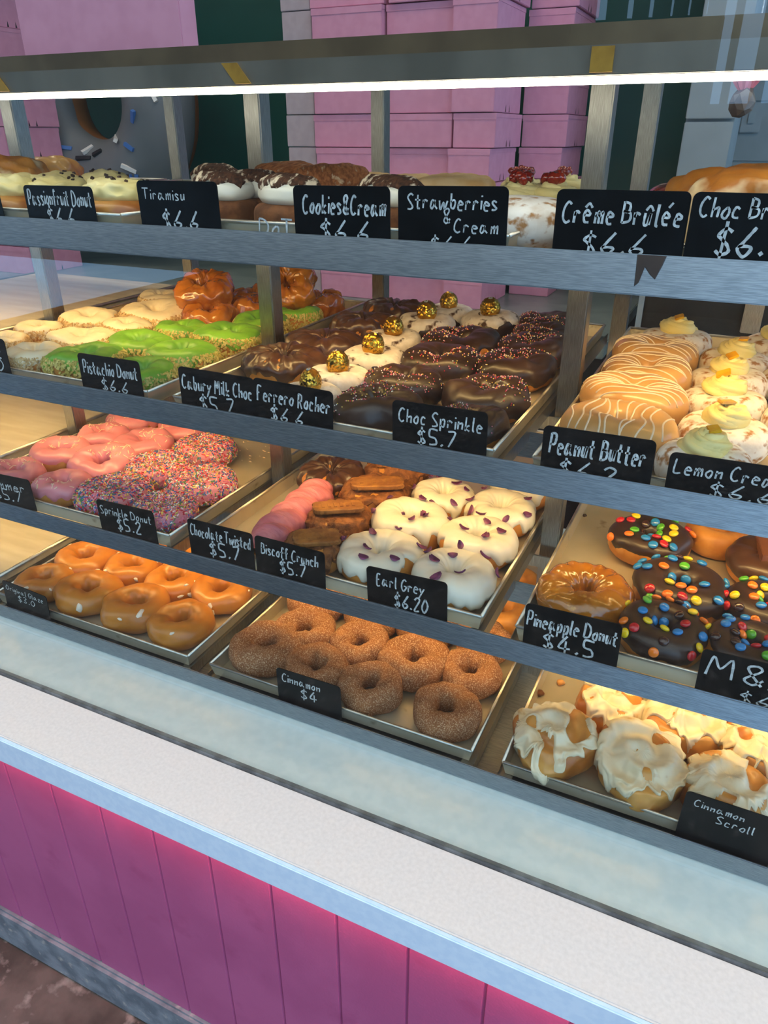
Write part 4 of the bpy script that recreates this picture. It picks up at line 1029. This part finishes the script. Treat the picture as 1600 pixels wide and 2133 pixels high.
# top shelf
sign(3, (-60, 402), (8, 402), (-60, 460), (12, 458), [], 'black price card at the far left edge of the top shelf')
sign(3, (47, 384), (187, 390), (62, 465), (205, 470), [('Passionfruit Donut', .04, .50, .94, .40), ('$6.6', .28, .02, .42, .42)], 'black price card reading Passionfruit Donut $6.6')
sign(3, (290, 375), (457, 380), (297, 478), (462, 484), [('Tiramisu', .06, .62, .55, .22), ('$6.6', .27, .03, .48, .38)], 'black price card reading Tiramisu $6.6')
sign(3, (611, 386), (811, 388), (615, 491), (814, 501), [('Cookies&Cream', .09, .46, .88, .36), ('$6.6', .26, -.04, .55, .38)], 'black price card reading Cookies & Cream $6.6')
sign(3, (829, 388), (1058, 387), (829, 502), (1055, 513), [('Strawberries', .08, .60, .84, .27), ('&', .42, .36, .09, .26), ('Cream', .52, .20, .42, .24), ('$6.6', .30, -.13, .4, .26)], 'black price card reading Strawberries & Cream')
sign(3, (1157, 393), (1430, 400), (1147, 520), (1424, 533), [('Crême Brûlée', .05, .47, .92, .34), ('$6.6', .22, -.03, .52, .36)], 'black price card reading Crême Brûlée $6.6')
sign(3, (1424, 401), (1690, 408), (1420, 533), (1690, 548), [('Choc Brown', .06, .62, 1.05-.2, .30), ('$6.6', .22, .06, .62, .46)], 'black price card reading Choc B at the right edge of the top shelf', -.0018)
# third shelf
sign(2, (-95, 692), (13, 709), (-85, 762), (25, 782), [('Donut', .3, .45, .62, .34), ('$6.0', .3, .08, .62, .34)], 'black price card cut by the left edge, ending in ut and 0')
sign(2, (161, 735), (287, 753), (173, 808), (301, 830), [('Pistachio Donut', .06, .48, .9, .36), ('$6.6', .32, .06, .46, .32)], 'black price card reading Pistachio Donut $6.6')
sign(2, (378, 763), (534, 791), (379, 845), (534, 872), [('Cabury Milk Choc', .03, .46, .95, .34), ('$5.7', .24, .0, .5, .36)], 'black price card with Milk Choc and $5.7 on the third shelf', .0018)
sign(2, (528, 786), (693, 817), (530, 868), (694, 902), [('Ferrero Rocher', .04, .46, .94, .36), ('$6.6', .2, .02, .45, .36)], 'black $6.6 price card touching the right side of the Milk Choc card')
sign(2, (818, 834), (1016, 858), (817, 922), (1013, 957), [('Choc Sprinkle', .06, .55, .9, .30), ('$5.7', .26, .12, .44, .34)], 'black price card reading Choc Sprinkle $5.7')
sign(2, (1131, 884), (1367, 920), (1125, 977), (1353, 1013), [('Peanut Butter', .06, .42, .88, .44), ('$6.2', .16, -.08, .56, .38)], 'black price card reading Peanut Butter $6.2')
sign(2, (1390, 940), (1640, 978), (1381, 1018), (1636, 1060), [('Lemon Cream', .04, .48, 1.1-.16, .36), ('$6.6', .36, .04, .56, .36)], 'black price card reading Lemon Cream $6.6 at the right edge')
# second shelf
sign(1, (-75, 972), (64, 1003), (-65, 1030), (77, 1060), [('Summer', .3, .5, .62, .32), ('$5.7', .42, .12, .42, .36)], 'black price card cut by the left edge, ending in $5.7')
sign(1, (202, 1040), (319, 1066), (212, 1102), (330, 1131), [('Sprinkle Donut', .04, .58, .92, .26), ('$5.2', .3, .16, .46, .38)], 'black price card reading Sprinkle Donut $5.2')
sign(1, (394, 1080), (528, 1114), (397, 1146), (532, 1181), [('Chocolate Twisted', .03, .52, .95, .34), ('$5.7', .3, .06, .5, .40)], 'black price card reading Chocolate Twisted $5.7')
sign(1, (533, 1115), (677, 1153), (534, 1183), (679, 1222), [('Biscoff Crunch', .08, .52, .84, .32), ('$5.7', .34, .1, .4, .36)], 'black price card with Crunch and $5.7 on the second shelf')
sign(1, (765, 1178), (933, 1216), (766, 1255), (932, 1293), [('Earl Grey', .12, .55, .62, .30), ('$6.20', .34, .08, .44, .36)], 'black price card reading Earl Grey $6.20')
sign(1, (1096, 1257), (1296, 1301), (1088, 1332), (1287, 1384), [('Pineapple Donut', .02, .46, .96, .38), ('$4.5', .2, -.02, .58, .42)], 'black price card reading Pineapple Donut $4.5')
sign(1, (1459, 1352), (1700, 1405), (1446, 1426), (1690, 1490), [('M&M', .06, .36, .86, .5), ('$6', .38, -.12, .3, .3)], 'black price card with a large M and & at the right edge')
# bottom shelf
sign(0, (-2, 1206), (88, 1241), (10, 1243), (103, 1281), [('Original Glaze', .06, .55, .86, .26), ('$3.0', .3, .12, .42, .32)], 'small black price card reading Original Glaze $3.0')
sign(0, (576, 1391), (708, 1431), (579, 1440), (712, 1485), [('Cinnamon', .08, .54, .62, .32), ('$4', .36, .1, .3, .36)], 'small black price card reading Cinnamon $4')
sign(0, (1425, 1646), (1625, 1710), (1413, 1706), (1610, 1775), [('Cinnamon', .1, .62, .55, .22), ('Scroll', .36, .3, .42, .24)], 'black price card reading Cinnamon Scroll')
# white marker writing on the middle top tray
p = at(575, 478, Y=.7500)
o = link('marker_writing', lettering([('DoT', 0, 0, 1, 1)], .05, .017, random.Random(3), 'marker_writing'), None, (p.x, .7500, RT[3]-.003))
for t_ in bpy.data.objects:
    if t_.get('label') == TRAYL[(3, 2)]: o.parent = t_; o.location = Vector((p.x, .7503, RT[3]-.004))-t_.location; o['label'] = 'white marker writing'
# a chocolate smear on the top rail
b = MB(); pts = [(-.012, 0), (.012, 0), (.010, -.008), (.006, -.020), (.001, -.016), (-.004, -.010), (-.007, -.024), (-.010, -.027), (-.011, -.012)]
n = len(pts); b.add([(x, -.0009, z) for x, z in pts]+[(x*1.08, 0, z*1.04) for x, z in pts], [tuple(range(n-1, -1, -1))]+[(i, (i+1) % n, n+(i+1) % n, n+i) for i in range(n)])
p = at(1358, 534, Y=.7365); o = link('chocolate_smear', b.mesh('chocolate_smear', CHOC), rack, (p.x+.7, .7364-1.1, RT[3]-.0005-LEDGE), (-.278, 0, 0)); o['label'] = 'dried chocolate drip on the top rail'

# ------------------------------------------------------------------ the shop behind
BT = .99
bench = tag(empty('back_bench', (-1.2, 2.6, 0)), 'grey green bench along the back wall under the pink boxes', 'bench')
boxobj('bench_top', -4.4+1.2, -.3+1.2, 2.02-2.6, 2.98-2.6, BT-.04, BT, BENCH, bench, .003); boxobj('bench_base', -4.4+1.2, -.3+1.2, 2.08-2.6, 2.98-2.6, .0, BT-.041, DARK, bench)
def cake_box(x0, x1, y0, y1, z0, z1, label, group='pink cake boxes', m=PINKBOX, name='cake_box', rz=0., slots=True):
    o = empty(name, ((x0+x1)/2, (y0+y1)/2, z0), (0, 0, rz)); tag(o, label, 'box', group)
    w_, d_, h_ = (x1-x0)/2, (y1-y0)/2, z1-z0
    boxobj('carton', -w_, w_, -d_, d_, 0, h_-.0015, m, o, .0015)
    if slots:
        b = MB(); b.box(-w_-.001, w_+.001, -d_-.0012, -d_, h_*.80, h_-.002); b.box(w_, w_+.0012, -d_-.001, d_, h_*.86, h_-.002)
        link('lid_flap', b.mesh('lid_flap', m), o)
        b = MB()
        for s_ in (-.018, .018): b.add([(w_+.0008, s_-.004, .002), (w_+.0008, s_+.004, .002), (w_+.0008, s_, .022), (w_+.0002, s_, .006)], [(0, 1, 2), (0, 3, 1), (1, 3, 2), (2, 3, 0)])
        q = link('tab_slot', b.mesh('tab_slot', DARK), o); q['label'] = 'dark notched tab slots on the end'
    return o
HB = .0925
ORD = ['lowest', 'second from the bottom', 'third from the bottom', 'fourth from the bottom', 'fifth from the bottom', 'sixth from the bottom', 'seventh from the bottom', 'eighth from the bottom', 'ninth from the bottom', 'tenth from the bottom', 'eleventh from the bottom']
z = BT+.0005
for i in range(10):
    j = (-.006, .004, -.003, .005)[i % 4]
    cake_box(-.868+j, -.738+j, 2.31+j, 2.58+j, z, z+HB, 'pink box in the stack second from the right, '+ORD[i])
    cake_box(-1.085+j, -.871-abs(j)*.2+min(0, j), 2.325-j, 2.58, z, z+HB, 'pink box in the stack right of the rear post, '+ORD[i])
    cake_box(-1.338-j, -1.092+min(0, -j)+min(0, j), 2.315+j, 2.58, z, z+HB, 'pink box in the stack left of the rear post, '+ORD[i])
    cake_box(-.738+j*.5, -.596+j, 2.605, 2.9, z, z+HB, 'pink box in the rightmost stack, '+ORD[i])
    cake_box(-1.452-j*.3, -1.347-j*.3, 2.33, 2.6, z, z+HB*1.02-.002, 'mauve grey carton in the narrow stack, '+ORD[i], 'mauve grey cartons', GREYBOX, 'carton_box', slots=False)
    z += HB+.0008
z = BT+.0005
for i in range(10):
    cake_box(-2.9, -2.58+(.01 if i % 2 else 0), 2.17, 2.43, z, z+.105, 'pink box in the far left stack, '+ORD[i], 'pink cake boxes at the far left')
    z += .1058
# big display donut hung on the green wall
t = tag(empty('giant_display_donut', (-2.46, 2.72, 1.62), (PI/2, 0, 0)), 'giant dark grey iced display donut on the green wall behind the top shelf', 'decoration')
s = Ring(.86, .28, .30, .04, 3, 1.); link('dough', s.body('dough', DOUGHBIG, 64, 32), t); o = link('icing', s.cover('icing', GREYICE, -.25, PI-.15, .12, .012, 4, 80, 20), t); o['label'] = 'dark grey icing'
o = link('sprinkles', rods(s, 'sprinkles', [DARK, WHITE, SPR[2]], 40, (.1, 2.4), .06, .007, 4, .012), t); o['label'] = 'fat dark and pale sprinkles'
b = MB(); b.box(-.06, .06, -.06, .06, -.225, .03); link('wall_bracket', b.mesh('wall_bracket', DARK), t, (.0, .26, -.05))
# tall grey cabinet with two doors, block wall, switch
t = tag(empty('tall_cabinet', (-.178, 2.85, 0)), 'tall grey two door cabinet in front of the block wall', 'cabinet')
boxobj('body', -.067, .067, -.22, .22, 0, 2.3, CABI, t); d1 = boxobj('door', -.067, .067, -.245, -.222, .3, 1.525, CABI, t, .002); d2 = boxobj('door', -.067, .067, -.245, -.222, 1.533, 2.28, CABI, t, .002)
t = tag(empty('light_switch', at(1566, 245, Y=3.392)), 'grey light switch on the block wall at the right', 'switch')
boxobj('plate', -.035, .035, -.012, .0, -.05, .05, SIGNPLASTIC, t, .003); boxobj('rocker', -.012, .012, -.018, -.012, -.02, .02, CABI, t, .002)
t = tag(empty('black_fridge', (.3, 2.36, 0)), 'black appliance behind the lemon donuts under the top shelf', 'appliance')
boxobj('body', -.52, .6, -.3, .2, 0, 1.18, DARK, t, .006); boxobj('side_panel', -.535, -.5205, -.3, .2, 0, 1.18, CABI, t)
p = at(1568, 660, Y=2.05); q = boxobj('latch', p.x-.3-.022, p.x-.3+.022, p.y-2.36-.008, p.y-2.36+.008, p.z-.04, p.z+.04, POST, t, .002); q['label'] = 'steel latch'
# pink box lying on the glass top
b = MB(); b.box(-2.9, 1.2, 1.065, 1.45, 0, .006)
gt = tag(link('glass_shelf', b.mesh('glass_shelf', GLASS), None, (0, 0, 1.6005)), 'clear glass shelf on top of the display rack', 'glass shelf')
a, c = at(68, 100, Z=1.6075), at(383, 112, Z=1.6075)
a, c = at(68, 100, Y=1.09), at(383, 112, Y=1.07)
cake_box(a.x, c.x, 1.07, 1.11, 1.607, 1.607+.26, 'pale pink box lying on top of the display at the upper left', 'box on the display', slots=False)
# hanging pink foil with a wrapped weight
t = tag(empty('hanging_ornament', at(1545, 219, Y=1.62)), 'pink foil tail with a wrapped weight hanging by the right edge', 'decoration')
b = MB(); n = 20
v = []
for k_, (rr, zz) in enumerate(((.006, .020), (.013, .028), (.022, .042), (.032, .08))):
    for i in range(n): v.append((rr*(1+.25*(i % 2))*math.cos(2*PI*i/n), rr*(1+.25*(i % 2))*.6*math.sin(2*PI*i/n), zz))
b.add(v, [(g_*n+i, g_*n+(i+1) % n, (g_+1)*n+(i+1) % n, (g_+1)*n+i) for g_ in range(3) for i in range(n)]); link('foil_tail', b.mesh('foil_tail', RIBBON), t)
bm = bmesh.new(); bmesh.ops.create_icosphere(bm, subdivisions=2, radius=.022)
for v_ in bm.verts: q_ = v_.co.normalized(); v_.co = Vector((v_.co.x, v_.co.y*.8, v_.co.z*1.15))*(1+.3*nz3(q_.x*3, q_.y*3, q_.z*3+2)); v_.co.z += .005
me = bpy.data.meshes.new('wrapped_weight'); bm.to_mesh(me); bm.free(); me.materials.append(WEIGHT); link('wrapped_weight', me, t)
b = MB(); b.tube([(0, 0, .02), (.004, 0, .12), (.0, 0, 1.18)], .0012, 6); link('string', b.mesh('string', CHALK), t)
